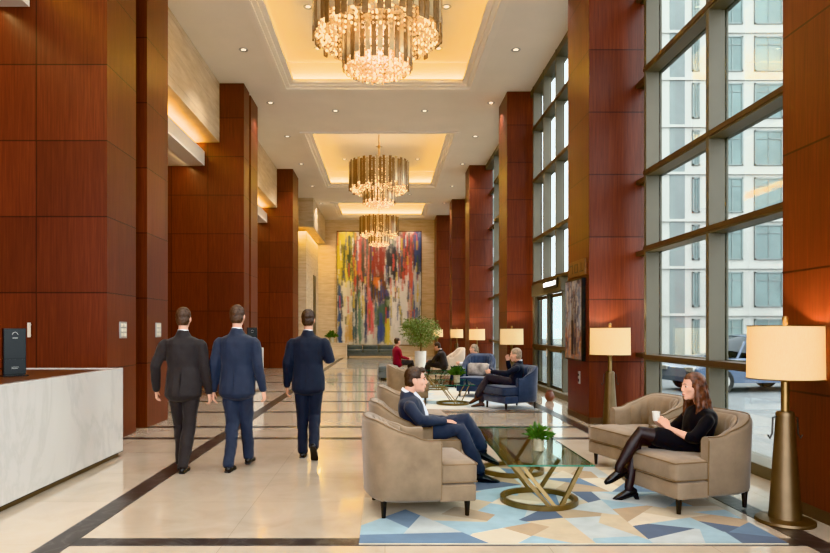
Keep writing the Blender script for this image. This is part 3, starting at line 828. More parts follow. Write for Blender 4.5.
def table_plant(label, loc, s=1.0, seed=2):
    e = thing('potted_plant', label, 'plant', loc)
    bm = B(); lathe(bm, [(.036 * s, 0), (.05 * s, .01 * s), (.052 * s, .125 * s), (.046 * s, .125 * s), (.044 * s, .10 * s)], n=24); obj('pot', bm, M['pot'], e, smooth=True)
    bm = B(); lathe(bm, [(.0005, .108 * s), (.045 * s, .105 * s)], n=16, closed=False); obj('soil', bm, M['soil'], e)
    bm = B(); leafy(bm, (0, 0, .11 * s), .15 * s, 170, .085 * s, .016 * s, .25, seed); obj('foliage', bm, M['leaf'], e)
    return e
table_plant('small green fern in a stone pot on the front glass table', (1.43, 6.05, .432), .95)
table_plant('small green plant in a pale pot on the second glass table', (1.50, 13.6, .452), 1.35, 4)
table_plant('small dark plant on the cream console in the far left corner', (-3.0, 36.5, .83), 2.6, 6)

# tall tree in white planter
e = thing('potted_tree', 'bushy pale green tree in a tall white planter, beyond the armchairs', 'tree', (1.2, 22.0, 0))
bm = B(); lathe(bm, [(.15, 0), (.17, .02), (.2, .85), (.175, .85), (.165, .78)], n=28); obj('planter', bm, M['white'], e, smooth=True)
bm = B(); lathe(bm, [(.0005, .79), (.165, .78)], n=16, closed=False); obj('soil', bm, M['soil'], e)
bm = B(); loft(bm, [((0, 0, .75), .035, .035), ((.03, 0, 1.1), .028, .028), ((0, .02, 1.5), .02, .02)], 10)
for k in range(9):
    a = k * 2.4; loft(bm, [((0, 0, 1.15 + .03 * k), .014, .014), ((.3 * math.cos(a), .3 * math.sin(a), 1.45 + .05 * k), .009, .009), ((.5 * math.cos(a), .5 * math.sin(a), 1.6 + .05 * k), .004, .004)], 6)
obj('trunk', bm, M['bark'], e, smooth=True)
bm = B(); leafy(bm, (0, 0, 1.55), (.70, .62, .46), 1500, .11, .02, sphere=True, seed=9); leafy(bm, (.0, 0, 1.2), (.45, .4, .25), 260, .10, .018, sphere=True, seed=10); leafy(bm, (-.3, 0, 1.75), (.32, .3, .25), 240, .11, .02, sphere=True, seed=11)
obj('foliage', bm, M['tleaf'], e)
e = thing('planter', 'rust coloured round ceramic pot on the floor beside the entrance door', 'pot', (3.62, 14.3, 0))
bm = B(); lathe(bm, [(.05, 0), (.09, .04), (.105, .11), (.08, .18), (.06, .21), (.07, .235), (.055, .235), (.05, .19)], n=28); obj('body', bm, M['terracotta'], e, smooth=True)
bm = B(); lathe(bm, [(.0005, .205), (.052, .20)], n=16, closed=False); obj('soil', bm, M['soil'], e)

# ================================================================== LAMPS
def floor_lamp(label, loc, rz=0.0, k=50.0, sr=.31):
    e = thing('floor_lamp', label, 'floor lamp', loc, rz, 'brass floor lamps with drum shades')
    bm = B(); lathe(bm, [(.0, 0), (.215, 0), (.22, .008), (.215, .028), (.16, .04), (.0, .042)], n=48, closed=False); obj('base', bm, M['bronze'], e, smooth=True)
    bm = B(); lathe(bm, [(.12, .04), (.118, .06), (.068, .86), (.07, .88), (.058, .90), (.0, .90)], n=40, closed=False); obj('column', bm, M['bronze'], e, smooth=True)
    bm = B(); lathe(bm, [(.03, .89), (.03, 1.14), (.048, 1.15), (.048, 1.165), (.012, 1.17), (.012, 1.62)], n=24); obj('neck', bm, M['brass'], e, smooth=True)
    for s in (-1, 1):
        bm = B(); tube(bm, [(s * .05, 0, .86), (s * .1, 0, .85), (s * .105, 0, .72), (s * .125, 0, .68), (s * .14, 0, .71)], .007, 8); obj('hook', bm, M['darkmetal'], e, smooth=True)
    bm = B(); lathe(bm, [(sr + .002, 1.165), (sr - .004, 1.595), (sr - .007, 1.595), (sr - .001, 1.165)], n=64); sh = obj('lamp_shade', bm, M['shade'], e, smooth=True)
    bm = B()
    for z, r in ((1.167, sr + .003), (1.593, sr - .003)): tube(bm, [(r * math.cos(2 * PI * q / 48), r * math.sin(2 * PI * q / 48), z) for q in range(48)], .005, 6, closed=True)
    for q in range(3): tube(bm, [(0, 0, 1.575), ((sr - .006) * math.cos(q * 2.094), (sr - .006) * math.sin(q * 2.094), 1.59)], .004, 6)
    obj('shade_ring', bm, M['brass'], sh, smooth=True)
    bm = B(); lathe(bm, [(.012, 1.6), (.02, 1.61), (.02, 1.635), (.024, 1.65), (.018, 1.67), (.0, 1.675)], n=16, closed=False); obj('finial', bm, M['brass'], e, smooth=True)
    point('lamp_light', (loc[0], loc[1], loc[2] + 1.36), k, (1.0, .78, .50), .06)
    return e
floor_lamp('nearest and largest brass floor lamp with cream drum shade, at the right edge', (3.25, 5.28, 0), sr=.275)
for (x, y), lb in (((3.60, 10.4), 'brass floor lamp with drum shade before the column with the painting'), ((3.42, 17.55), 'brass floor lamp lit behind the navy armchair group, first beyond the door'),
                   ((3.62, 25.6), 'small looking brass floor lamp, second beyond the entrance door'), ((3.58, 32.4), 'distant brass floor lamp, third beyond the entrance door'), ((2.95, 36.6), 'farthest brass floor lamp, half hidden by the tree')):
    floor_lamp(lb, (x, y, 0))

# ================================================================== RECEPTION
def counter(label, y0, y1, x0=-4.55, grp=None):
    e = thing('reception_counter', label, 'counter', (0, 0, 0))
    bm = B(); box(bm, (-3.34, y0, .06), (-3.26, y1, 1.09), bev=.004); box(bm, (x0, y1 - .08, .06), (-3.34, y1, 1.09), bev=.004); obj('front_panel', bm, M['counter'], e)
    bm = B(); box(bm, (x0, y0, 0), (-3.30, y1 - .04, .06)); obj('plinth', bm, M['bronze'], e)
    bm = B(); box(bm, (x0, y0, 1.03), (-3.345, y1 - .085, 1.075), bev=.004); obj('worktop', bm, M['walnut'], e)
    bm = B(); box(bm, (x0, y0 + .02, .06), (-3.4, y1 - .1, 1.02)); obj('carcass', bm, M['walnut'], e)
    bm = B()
    box(bm, (-3.2605, y0, .055), (-3.2585, y1, .062)); obj('joint_line', bm, M['darkmetal'], e)
    return e
counter('long white marble reception counter in the left foreground', 1.2, 8.09)
counter('second white marble reception desk beyond the walking men', 15.3, 17.47, -3.95)
def terminal(label, loc, rz, s=1.0):
    e = thing('monitor', label, 'monitor', loc, rz)
    bm = B(); box(bm, (-.13, -.045, 0.012), (.13, .045, .55 * s), bev=.006); obj('housing', bm, M['black'], e)
    bm = B(); box(bm, (-.115, -.048, .20), (.115, -.044, .535 * s)); box(bm, (-.115, -.048, .03), (.115, -.044, .185)); obj('screen', bm, M['blackface'], e)
    bm = B(); tube(bm, [(-.035, -.049, .455), (-.018, -.049, .475), (0, -.049, .482), (.018, -.049, .475), (.035, -.049, .455)], .003, 6); box(bm, (-.03, -.05, .415), (.03, -.047, .42)); box(bm, (-.04, -.05, .10), (.04, -.047, .103)); box(bm, (-.04, -.05, .085), (.03, -.047, .088)); obj('marking', bm, M['chrome'], e)
    bm = B(); box(bm, (-.15, -.09, 0), (.15, .09, .014), bev=.004); obj('foot', bm, M['black'], e)
    return e
terminal('black upright touch terminal on the front reception counter', (-3.88, 6.80, 1.076), R(43), .95).scale = (.82, .82, .96)
terminal('black upright terminal on the second marble desk', (-3.50, 17.1, 1.076), R(20))
# switch plates
def plate(label, y):
    e = thing('switch_plate', label, 'switch', (-3.8, y, 1.56))
    bm = B(); box(bm, (0, -.125, -.12), (.012, .125, .12), bev=.004); obj('plate', bm, M['chrome'], e)
    for r in range(3):
        for c in (-1, 1):
            bm = B(); box(bm, (.012, c * .052 - .038, r * .07 - .095), (.02, c * .052 + .038, r * .07 - .045), bev=.003); obj('button', bm, M['ivory'], e)
plate('steel switch plate on the broad reception pier, nearer one', 9.42)
plate('steel switch plate on the pier fin behind, farther one', 10.88)
e = thing('pull_handle', 'slim vertical steel pull handle on the mahogany panel behind the counter', 'handle', (-4.84, 8.86, 1.46))
bm = B(); box(bm, (-.022, -.03, 0), (.022, -.012, .2), bev=.004); obj('grip', bm, M['ivory'], e)
bm = B()
for z in (.03, .17): cyl(bm, (0, -.014, z), (0, .03, z), .008, n=10)
obj('post', bm, M['chrome'], e)

# ================================================================== ART
def painted_grid(name, nx, nz, w, h, img, parent, axis='X'):
    """a canvas: a grid whose paint colour is stored on its own vertices"""
    bm = B(); V = []
    for j in range(nz + 1):
        V.append([bm.verts.new((w * i / nx - w / 2, 0, h * j / nz) if axis == 'X' else (0, w / 2 - w * i / nx, h * j / nz)) for i in range(nx + 1)])
    for j in range(nz):
        for i in range(nx): bm.faces.new((V[j][i], V[j][i + 1], V[j + 1][i + 1], V[j + 1][i]))
    bm.verts.ensure_lookup_table()
    me = bpy.data.meshes.new(name); bm.to_mesh(me); bm.free(); me.materials.append(M['paint'])
    at = me.color_attributes.new('paint', 'FLOAT_COLOR', 'POINT')
    buf = np.ones((len(me.vertices), 4), dtype=np.float32); buf[:, :3] = img.reshape(-1, 3); at.data.foreach_set('color', buf.ravel())
    o = bpy.data.objects.new(name, me); o.parent = parent; return link(o)
def lin(c): return np.array(srgb(*c)[:3])
def abstract(nx, nz, seed=4):
    rg = np.random.default_rng(seed)
    img = np.ones((nz + 1, nx + 1, 3)) * lin((214, 200, 178))
    def stroke(x, z0, z1, w, c, a=.9):
        c = lin(c) * rg.uniform(.8, 1.15); xx = x
        for j in range(int(max(0, z0)), int(min(nz, z1)) + 1):
            xx += rg.normal(0, .10); ww = w * (1 + .35 * math.sin(j * .23 + x)) * rg.uniform(.75, 1.15)
            i0, i1 = int(max(0, xx - ww / 2)), int(min(nx, xx + ww / 2)) + 1
            if i1 <= i0: continue
            al = a * (.45 + .55 * rg.random((i1 - i0, 1)))
            img[j, i0:i1] = img[j, i0:i1] * (1 - al) + c * al
    U = lambda a, b: rg.uniform(a, b)
    pal_low = [(236, 228, 210), (226, 214, 196), (206, 190, 168), (232, 226, 216)]
    for _ in range(120): stroke(U(0, nx), 0, U(.3, .9) * nz, U(2, 9), pal_low[rg.integers(4)], .7)
    zones = [  # x0,x1 (fractions), z0 range, z1 range, colour, n, width
        (0, .22, (.5, .8), (.95, 1.02), (222, 196, 40), 60, 6), (.02, .2, (.35, .7), (.7, .95), (226, 206, 90), 16, 4),
        (.08, .2, (.55, .8), (.8, 1.0), (44, 66, 52), 16, 4), (.02, .06, (0, .05), (.35, .55), (44, 84, 140), 14, 4),
        (.2, .45, (.4, .8), (.8, 1.02), (196, 70, 56), 34, 4), (.24, .4, (.1, .6), (.5, .95), (206, 104, 86), 22, 2.5), (.2, .42, (.3, .7), (.6, 1.0), (60, 72, 66), 18, 3),
        (.3, .36, (0, .1), (.3, .6), (36, 60, 110), 8, 4), (.36, .44, (.05, .2), (.3, .5), (216, 84, 92), 14, 3),
        (.42, .56, (.4, .75), (.7, 1.0), (150, 40, 34), 30, 4), (.42, .58, (.35, .5), (.5, .66), (96, 62, 40), 22, 6), (.44, .52, (.5, .56), (.55, .6), (224, 120, 50), 10, 6),
        (.5, .62, (.1, .35), (.3, .5), (62, 66, 120), 26, 5), (.46, .58, (.0, .2), (.2, .4), (70, 110, 96), 18, 4), (.57, .66, (.0, .05), (.14, .24), (214, 190, 60), 14, 4), (.48, .56, (0, .1), (.15, .3), (60, 84, 150), 12, 4),
        (.6, .7, (.45, .7), (.75, 1.0), (34, 42, 60), 30, 5), (.58, .74, (.3, .42), (.36, .44), (58, 84, 62), 16, 6), (.6, .72, (.32, .36), (.37, .41), (170, 190, 150), 10, 8),
        (.72, .96, (.55, .85), (.88, 1.02), (186, 52, 48), 50, 5), (.74, .94, (.2, .6), (.6, .9), (206, 96, 88), 26, 2.5), (.72, .9, (.5, .8), (.75, 1.0), (52, 70, 62), 14, 3), (.64, .84, (.0, .2), (.4, .62), (236, 230, 222), 40, 6),
        (.93, 1.0, (.6, .75), (.9, 1.02), (52, 80, 130), 22, 5), (.9, 1.0, (.1, .4), (.4, .62), (70, 110, 160), 16, 3), (.92, 1.0, (.3, .5), (.5, .7), (228, 226, 220), 14, 3),
        (.06, .32, (0, .2), (.3, .6), (230, 222, 204), 34, 5), (.1, .2, (0, .05), (.1, .3), (220, 170, 90), 12, 4), (.18, .24, (0, .1), (.3, .7), (58, 92, 104), 10, 2.5), (.26, .3, (0, .1), (.2, .5), (90, 130, 110), 8, 2.5)]
    for x0, x1, a, b, c, n, w in zones:
        for _ in range(n): stroke(U(x0, x1) * nx, U(*a) * nz, U(*b) * nz, U(.4, 1.1) * w, c, U(.6, .95))
    for _ in range(150):
        stroke(U(0, nx), U(.1, .8) * nz, 0, 1, (0, 0, 0)); z = U(.15, .9) * nz
        stroke(U(0, nx), z, z + U(6, 34), U(1, 2.6), [(28, 34, 44), (214, 84, 74), (232, 226, 214), (56, 84, 140), (72, 100, 74), (216, 184, 60)][rg.integers(6)], .85)
    img = (img + np.roll(img, 1, 1) * .35 + np.roll(img, 1, 0) * .5) / 1.85
    return np.clip((img * .95 + .05 * lin((228, 220, 206))) * .84, 0, .9)
e = thing('abstract_painting', 'huge abstract canvas of dripping yellow, red, blue and white on the end wall', 'painting', (-.35, 39.16, .66))
bm = B(); box(bm, (-2.56, -.03, -.03), (2.56, .035, 6.87)); obj('stretcher', bm, M['walnut'], e)
o = painted_grid('canvas', 150, 200, 5.06, 6.8, abstract(150, 200), e); o.location = (0, -.034, .01)
rg = np.random.default_rng(8)
nx, nz = 60, 84
img = np.ones((nz + 1, nx + 1, 3)) * lin((128, 112, 112))
for _ in range(420):
    i = int(rg.integers(0, nx)); j = int(rg.integers(0, nz)); w = int(rg.integers(1, 7)); h = int(rg.integers(2, 16))
    up = j / nz
    pal = [(96, 108, 136), (160, 158, 160), (150, 160, 176), (70, 70, 84), (196, 186, 172)] if up > .35 else [(186, 116, 76), (206, 150, 100), (74, 62, 70), (96, 102, 126), (170, 160, 150)]
    c = lin(pal[rg.integers(5)]); img[j:j + h, i:i + w] = img[j:j + h, i:i + w] * .4 + c * .6
for _ in range(16):
    i = int(rg.integers(24, 44)); img[5:int(rg.integers(40, 84)), i:i + 1] = lin((34, 28, 34))
e = thing('wall_painting', 'small abstract city painting in a black frame on the column beside the door', 'painting', (3.4, 11.5, 1.03))
bm = B(); box(bm, (-.07, -.5, 0), (0, .5, 1.42), bev=.004); obj('frame', bm, M['black'], e)
o = painted_grid('canvas', nx, nz, .97, 1.37, img, e, 'Y'); o.location = (-.073, 0.012, .025)
# bronze sign above it: plain plaque with three incised symbols
e = thing('wall_sign', 'small bronze sign with dark symbols above the column painting', 'sign', (3.4, 11.46, 2.50))
bm = B(); box(bm, (-.03, -.5, 0), (0, .5, .28), bev=.006); obj('plate', bm, M['signwood'], e)
for k, sh_ in ((.3, 0), (0.0, 1), (-.3, 2)):
    bm = B()
    for a0, a1, z0, z1 in (((-.1, -.075, .06, .22), (-.075, .1, .195, .22)), ((-.1, -.075, .06, .22), (.075, .1, .06, .22), (-.075, .075, .06, .085), (-.075, .075, .195, .22)), ((-.1, .1, .06, .085), (.0, .025, .085, .22)))[sh_]:
        box(bm, (-.034, k + a0, z0), (-.03, k + a1, z1))
    obj('symbol', bm, M['darkmetal'], e)
e = thing('intercom', 'small steel intercom plate low on the column below the painting', 'intercom', (3.4, 11.35, .62))
bm = B(); box(bm, (-.02, -.05, 0), (0, .05, .22), bev=.005); obj('plate', bm, M['chrome'], e)
bm = B(); cyl(bm, (-.03, 0, .16), (-.02, 0, .16), .022, n=16); box(bm, (-.024, -.03, .04), (-.02, .03, .09)); obj('button', bm, M['darkmetal'], e)

# ================================================================== RUGS
def rug(label, x0, y0, x1, y1, mats, seed, cuts, force=()):
    rr = random.Random(seed)
    bm = B(); v = [bm.verts.new(p) for p in ((x0, y0, .012), (x1, y0, .012), (x1, y1, .012), (x0, y1, .012))]; bm.faces.new(v)
    for _ in range(cuts):
        fs = sorted(bm.faces, key=lambda f: -f.calc_area() * (1.0 if f.calc_area() > .01 else 0) * rr.uniform(.35, 1.0))
        f = fs[0]; c = f.calc_center_median() + Vector((rr.uniform(-.12, .12), rr.uniform(-.1, .1), 0)); 
        vs_ = [v_.co for v_ in f.verts]; dl = max(((p_ - q_) for p_ in vs_ for q_ in vs_), key=lambda d_: d_.length); a = math.atan2(dl.y, dl.x) + PI / 2 + rr.uniform(-.85, .85)
        bmesh.ops.bisect_plane(bm, geom=[f] + list(f.edges) + list(f.verts), plane_co=c, plane_no=(-math.sin(a), math.cos(a), 0))
    for f in bm.faces:
        f.material_index = rr.choices(range(len(mats)), weights=[5, 2.2, 3.4, 2.6, 2.4, 2.8, 1.6][:len(mats)])[0]
        c = f.calc_center_median()
        for (bx0, by0, bx1, by1, mi) in force:
            if bx0 < c.x < bx1 and by0 < c.y < by1: f.material_index = mi
    # thickness
    box(bm, (x0, y0, .0015), (x1, y1, .0115), 1)
    o = obj('rug', bm, mats); tag(o, label, 'rug'); return o
def rugfab(n, c): return fabric(n, srgb(*c), .95, .2, .07, 150)
RM = [rugfab('rug_sand', (184, 168, 140)), rugfab('rug_ivory', (200, 189, 168)), rugfab('rug_sky', (140, 168, 180)), rugfab('rug_mist', (170, 178, 178)), rugfab('rug_steel', (84, 112, 138)), rugfab('rug_tan', (164, 140, 108)), rugfab('rug_navy', (62, 80, 106))]
rug('large rug of angular sand, sky and steel blue shards under the front seating', -.19, 4.72, 2.93, 7.35, RM, 12, 120, ((-.2, 4.7, .55, 5.0, 4), (-.2, 5.0, .1, 5.25, 2)))
RM2 = [rugfab('rug_grey_ivory', (206, 202, 194)), rugfab('rug_pale_grey', (190, 192, 192)), rugfab('rug_pale_blue', (172, 186, 196))]
rug('pale grey rug under the second seating group with navy chairs', .1, 12.75, 3.0, 18.6, RM2, 5, 26)
# ================================================================== PEOPLE  (local: facing +Y, right hand = +X)
V3 = Vector
def add_head(bm, H, f, u, s=1.0, female=False):
    """skull, jaw, nose, ears, lips in world axes f (forward) u (up)"""
    f = V3(f).normalized(); u = V3(u); u = (u - f * u.dot(f)).normalized(); r = f.cross(u)
    Mx = Matrix((r, f, u)).transposed()
    def E(x, y, z, a, b, c, seg=18): ell(bm, H + (r * x + f * y + u * z) * s, (a * s, b * s, c * s), Mx, seg, 12)
    E(0, -.012, .035, .076, .098, .092)            # cranium
    E(0, .018, -.02, .066, .078, .085)             # face mass
    E(0, .030, -.065, .052 if not female else .046, .060, .052)   # jaw
    E(0, .072, -.098, .024, .022, .020)            # chin
    E(0, .083 - (.006 if female else 0), .028, .052 - (.006 if female else 0), .016, .013)             # brow
    for q in (-1, 1):
        E(q * .040, .058, -.022, .026, .024, .026) # cheek
        E(q * .076, -.008, -.008, .010, .022, .034)# ear
    nb = .004 if female else 0.0
    loft(bm, [(H + (f * .090 + u * .022) * s, .010 * s, .010 * s, r), (H + (f * (.104 - nb) - u * .006) * s, .010 * s, .010 * s, r), (H + (f * (.110 - nb) - u * .024) * s, .014 * s, .010 * s, r), (H + (f * .092 - u * .036) * s, .016 * s, .010 * s, r)], 12)
    E(0, .094, -.058, .024, .010, .007); E(0, .091, -.072, .021, .010, .008)
    return r, f, u
def face_parts(par, H, r, f, u, s=1.0, hair='hbrown', eb=1.0):
    for q in (-1, 1):
        bm = B(); ell(bm, H + (r * .032 * q + f * .0745 + u * .008) * s, (.010 * s, .011 * s, .006 * s), Matrix((r, f, u)).transposed(), 14, 8)
        e = obj('eye', bm, M['eyew'], par, smooth=True)
        bm = B(); ell(bm, H + (r * .032 * q + f * .0845 + u * .008) * s, (.0062 * s, .005 * s, .0065 * s), Matrix((r, f, u)).transposed(), 12, 8); obj('iris', bm, M['eyed'], e, smooth=True)
        bm = B(); loft(bm, [(H + (r * .013 * q + f * .100 + u * .031) * s, .003 * s, .004 * s * eb), (H + (r * .032 * q + f * (.099 - .007 * (1 - eb) * 2) + u * .037) * s, .003 * s, .005 * s * eb), (H + (r * .052 * q + f * .082 + u * .031) * s, .002 * s, .003 * s * eb)], 8); obj('eyebrow', bm, M[hair], par, smooth=True)
    bm = B(); loft(bm, [(H + (-r * .022 + f * .092 - u * .064) * s, .003 * s, .004 * s), (H + (f * .1035 - u * .063) * s, .004 * s, .007 * s), (H + (r * .022 + f * .092 - u * .064) * s, .003 * s, .004 * s)], 8); obj('lips', bm, M['lips'], par, smooth=True)
def short_hair(par, H, r, f, u, mat, s=1.0, fringe=0.0, vol=1.0):
    Mx = Matrix((r, f, u)).transposed(); bm = B()
    ell(bm, H + (f * -.016 + u * .042) * s, (.083 * s * vol, .100 * s, .093 * s * vol), Mx, 28, 18)
    ell(bm, H + (f * -.045 - u * .01) * s, (.074 * s, .066 * s, .085 * s), Mx, 24, 14)
    if fringe: ell(bm, H + (f * .058 + u * .098) * s, (.06 * s, .040 * s, .032 * s), Mx, 18, 10)
    bm = remesh(bm, .007, 1, .004, 60)
    cut = [v for v in bm.verts if ((v.co - H).dot(f) > (.052 + .35 * max(0, (v.co - H).dot(u) - .055)) * s and (v.co - H).dot(u) < .075 * s) or (v.co - H).dot(u) < -.075 * s
           or ((v.co - H).dot(f) > .018 * s and (v.co - H).dot(u) < .018 * s and abs((v.co - H).dot(r)) > .03 * s)]
    bmesh.ops.delete(bm, geom=cut, context='VERTS')
    return obj('hair', bm, mat, par, smooth=True, sharp=0)

def hand(bm, W, d, pn, side, curl=.5, s=1.0, spread=1.0):
    """palm + four bent fingers + thumb. W wrist, d direction of the hand, pn palm normal, side +1 right / -1 left thumb side chosen by pn"""
    d = V3(d).normalized(); pn = V3(pn); pn = (pn - d * pn.dot(d)).normalized(); a = d.cross(pn) * side
    loft(bm, [(W - d * .02 * s, .026 * s, .020 * s, a), (W + d * .02 * s, .034 * s, .018 * s, a), (W + d * .07 * s, .042 * s, .016 * s, a), (W + d * .092 * s, .040 * s, .013 * s, a)], 14)
    for k, (o, L, c) in enumerate(((.031, .070, .0), (.0105, .078, .08), (-.0105, .073, .16), (-.031, .058, .25))):
        p = W + d * (.088 - .004 * abs(k - 1)) * s + a * o * s; dd = (d + a * o * 2.2 * spread).normalized(); st = [(p - dd * .015 * s, .0095 * s, .0085 * s, a)]; ang = 0
        for j, fr in enumerate((.44, .32, .24)):
            ang += (curl + c) * (.9 if j else .65)
            q = dd * math.cos(ang) + pn * math.sin(ang); p = p + q * L * fr * s
            rr_ = (.0090, .0080, .0068)[j] * s; st.append((p, rr_, rr_, a))
        loft(bm, st, 9)
    p = W + d * .022 * s + a * .028 * s
    t1 = (d * .75 + a * .65 + pn * .25).normalized(); t2 = (d * .95 + a * .15 + pn * (.3 + curl * .4)).normalized()
    loft(bm, [(p - t1 * .012 * s, .014 * s, .013 * s, pn), (p + t1 * .034 * s, .012 * s, .011 * s, pn), (p + t1 * .034 * s + t2 * .030 * s, .0095 * s, .009 * s, pn), (p + t1 * .034 * s + t2 * .052 * s, .007 * s, .007 * s, pn)], 9)

def shoe(par, ank, toe_dir, mat, up=(0, 0, 1), L=.28, heel=0.0, name='shoe', pitch=0.0, w=1.0):
    """ank = ankle joint; toe_dir horizontal-ish; pitch>0 lifts the heel"""
    d = V3(toe_dir).normalized(); upv = V3(up); upv = (upv - d * upv.dot(d)).normalized(); a = d.cross(upv)
    k = L / .28; o = V3(ank) - upv * .085
    bm = B()
    loft(bm, [(o - d * .062 * k + upv * .030, .030 * w, .028, a), (o - d * .02 * k + upv * .036, .036 * w, .036, a), (o + d * .05 * k + upv * .034, .038 * w, .034, a), (o + d * .12 * k + upv * .025, .045 * w, .025, a), (o + d * .175 * k + upv * .018, .036 * w, .017, a), (o + d * .205 * k + upv * .014, .020 * w, .012, a)], 16)
    loft(bm, [(V3(ank) + upv * .012, .036 * w, .042, a), (o - d * .008 + upv * .03, .038 * w, .044, a)], 14)
    bm = remesh(bm, .008, 2)
    sh = obj(name, bm, mat, par, smooth=True, sharp=0)
    bm = B()
    prof = [(-.075, .022), (-.055, .034), (0, .036), (.06, .038), (.13, .046), (.18, .037), (.212, .014)]
    up_ = [bm.verts.new(o + d * x * k + a * y * w + upv * .010) for x, y in prof] + [bm.verts.new(o + d * x * k - a * y * w + upv * .010) for x, y in prof[::-1]]
    lo_ = [bm.verts.new(v.co - upv * .014) for v in up_]
    bm.faces.new(up_); bm.faces.new(lo_[::-1]); n = len(up_)
    for i in range(n): bm.faces.new((up_[i], up_[(i + 1) % n], lo_[(i + 1) % n], lo_[i]))
    if heel:
        loft(bm, [(o - d * .045 * k + upv * .0, .026 * w, .026, a), (o - d * .052 * k - upv * heel, .018 * w, .018, a)], 12, cap=False)
    else: 
        loft(bm, [(o - d * .045 * k + upv * .0, .033 * w, .03, a), (o - d * .045 * k - upv * .012, .033 * w, .03, a)], 12, cap=False)
    obj('sole', bm, M['shoe'], sh)
    return sh

def person(label, loc, rz, J, look=(0, 1, 0), scale=1.0, skin='skin', hair='hbrown', female=False, hair_style='short', top='navy', bottom='navy', shoe_m='shoe', curl=.45, vox=.0065, hs=1.0, lean_up=(0, 0, 1), heel=0, slim=1.0, sleeve=1.0, palm=None, feet=None, jacket=True, collar=True, hem=None, skirt=False, hdir=None, fingers=True, lab2=None):
    j = {k: V3(v) for k, v in J.items()}
    # ---- body: one continuous surface of skin
    bm = B(); r0 = (j['shR'] - j['shL']).normalized(); g = slim
    spine = [(j['hip'] + V3((0, 0, -.04)), .13 * g, .10, r0), (j['hip'], .145 * g, .10, r0), (j['hip'].lerp(j['neck'], .4), .125 * g, .09, r0), (j['hip'].lerp(j['neck'], .75), .15 * g, .095, r0), (j['hip'].lerp(j['neck'], .90), .10 * g, .065, r0), (j['neck'], .055, .055, r0)]
    loft(bm, spine, 18)
    loft(bm, [(j['neck'] - V3((0, 0, .03)), .056 * hs, .058 * hs, r0), (j['neck'].lerp(j['head'], .5), .052 * hs, .056 * hs, r0), (j['head'] + V3((0, 0, -.03)), .050 * hs, .055 * hs, r0)], 14)
    for q in 'LR':
        S, E_, W = j['sh' + q], j['el' + q], j['wr' + q]
        loft(bm, [(S.lerp(E_, .12) - r0 * (.03 if q == 'R' else -.03), .040 * g, .042), (S.lerp(E_, .5), .044 * g, .044), (E_, .036 * g, .036), (E_.lerp(W, .35), .037 * g, .035), (W, .025 * g, .022)], 12)
        hd = V3(hdir[q]) if hdir else (W - E_)
        pn = V3(palm[q]) if palm else V3((-1 if q == 'R' else 1, .0, 0))
        sd = 1 if q == 'R' else -1
        hand(bm, W + (W - E_).normalized() * .01, hd, pn, -sd if False else sd, curl, .95 if not female else .86)
        Hh, K, A = j['hp' + q], j['kn' + q], j['an' + q]
        loft(bm, [(Hh, .082 * g, .082), (Hh.lerp(K, .5), .070 * g, .070), (K, .052 * g, .052), (K.lerp(A, .35), .052 * g, .052), (A, .034, .034)], 12)
    r, f, u = add_head(bm, j['head'], V3(look), V3(lean_up), hs, female)
    bm = remesh(bm, vox, 2)
    P = obj('person', bm, M[skin], None, smooth=True, sharp=0); P.location = loc; P.rotation_euler = (0, 0, rz); P.scale = (scale,) * 3
    tag(P, label, 'person')
    face_parts(P, j['head'], r, f, u, hs, hair, .5 if female else 1.0)
    if hair_style == 'short': short_hair(P, j['head'], r, f, u, M[hair], hs, fringe=1.0 if hair == 'hbrown' and vox < .0066 else 0)
    elif hair_style == 'long':
        H = j['head']; Mx = Matrix((r, f, u)).transposed(); bm = B()
        ell(bm, H + (f * -.018 + u * .044) * hs, (.088 * hs, .103 * hs, .094 * hs), Mx, 28, 18)
        rr = random.Random(4)
        for i in range(64):
            a = rr.uniform(-1.85, 1.85)
            sx = math.sin(a); by = -math.cos(a)
            st = []; Lh = rr.uniform(.30, .50)
            for k in range(7):
                t = k / 6; wv = .014 * math.sin(k * 2.1 + i)
                out = 1 + .55 * math.sin(min(1, t * 1.2) * PI * .55)
                p = H + (r * (sx * .070 * out + wv) + f * ((by * .088 - .008) * (1 + .40 * t) + (.02 * t if abs(sx) > .8 else -.02 * t)) + u * (.06 - Lh * t)) * hs
                st.append((p, (.020 - .009 * t * t) * hs, .016 * hs, r))
            loft(bm, st, 8)
        bm = remesh(bm, .007, 1, .006, 28, .5)
        cut = [v for v in bm.verts if (v.co - H).dot(f) > (.047 + .3 * max(0, (v.co - H).dot(u) - .05)) * hs and abs((v.co - H).dot(r)) < .085 and -.16 < (v.co - H).dot(u) < .072 * hs]
        bmesh.ops.delete(bm, geom=cut, context='VERTS')
        obj('hair', bm, M[hair], P, smooth=True, sharp=0)
    # ---- jacket / dress top
    bm = B(); hp, nk = j['hip'], j['neck']; ax = (nk - hp)
    hm = j['hem'] if 'hem' in j else hp + V3((0, 0, -.10))
    c1 = .018
    tor = [(hm, .205 * g, .135, r0), (hp, .198 * g, .138, r0), (hp + ax * .32, .178 * g, .124, r0), (hp + ax * .62, .200 * g, .134, r0), (hp + ax * .80, .212 * g, .122, r0), (hp + ax * .875, .196 * g, .106, r0), (hp + ax * .93, .140 * g, .088, r0), (hp + ax * .965, .095 * g, .078, r0), (hp + ax * 1.0, .072 * g, .070, r0)]
    loft(bm, tor, 22)
    for q in 'LR':
        S, E_, W = j['sh' + q], j['el' + q], j['wr' + q]
        We = E_.lerp(W, sleeve)
        loft(bm, [(S.lerp(E_, .10) - r0 * (.02 if q == 'R' else -.02), .054 * g, .062), (S.lerp(E_, .20), .064 * g, .070), (S.lerp(E_, .35), .067 * g, .070), (E_, .058 * g, .060), (E_.lerp(We, .5), .052 * g, .052), (We, .042 * g, .042)], 14)
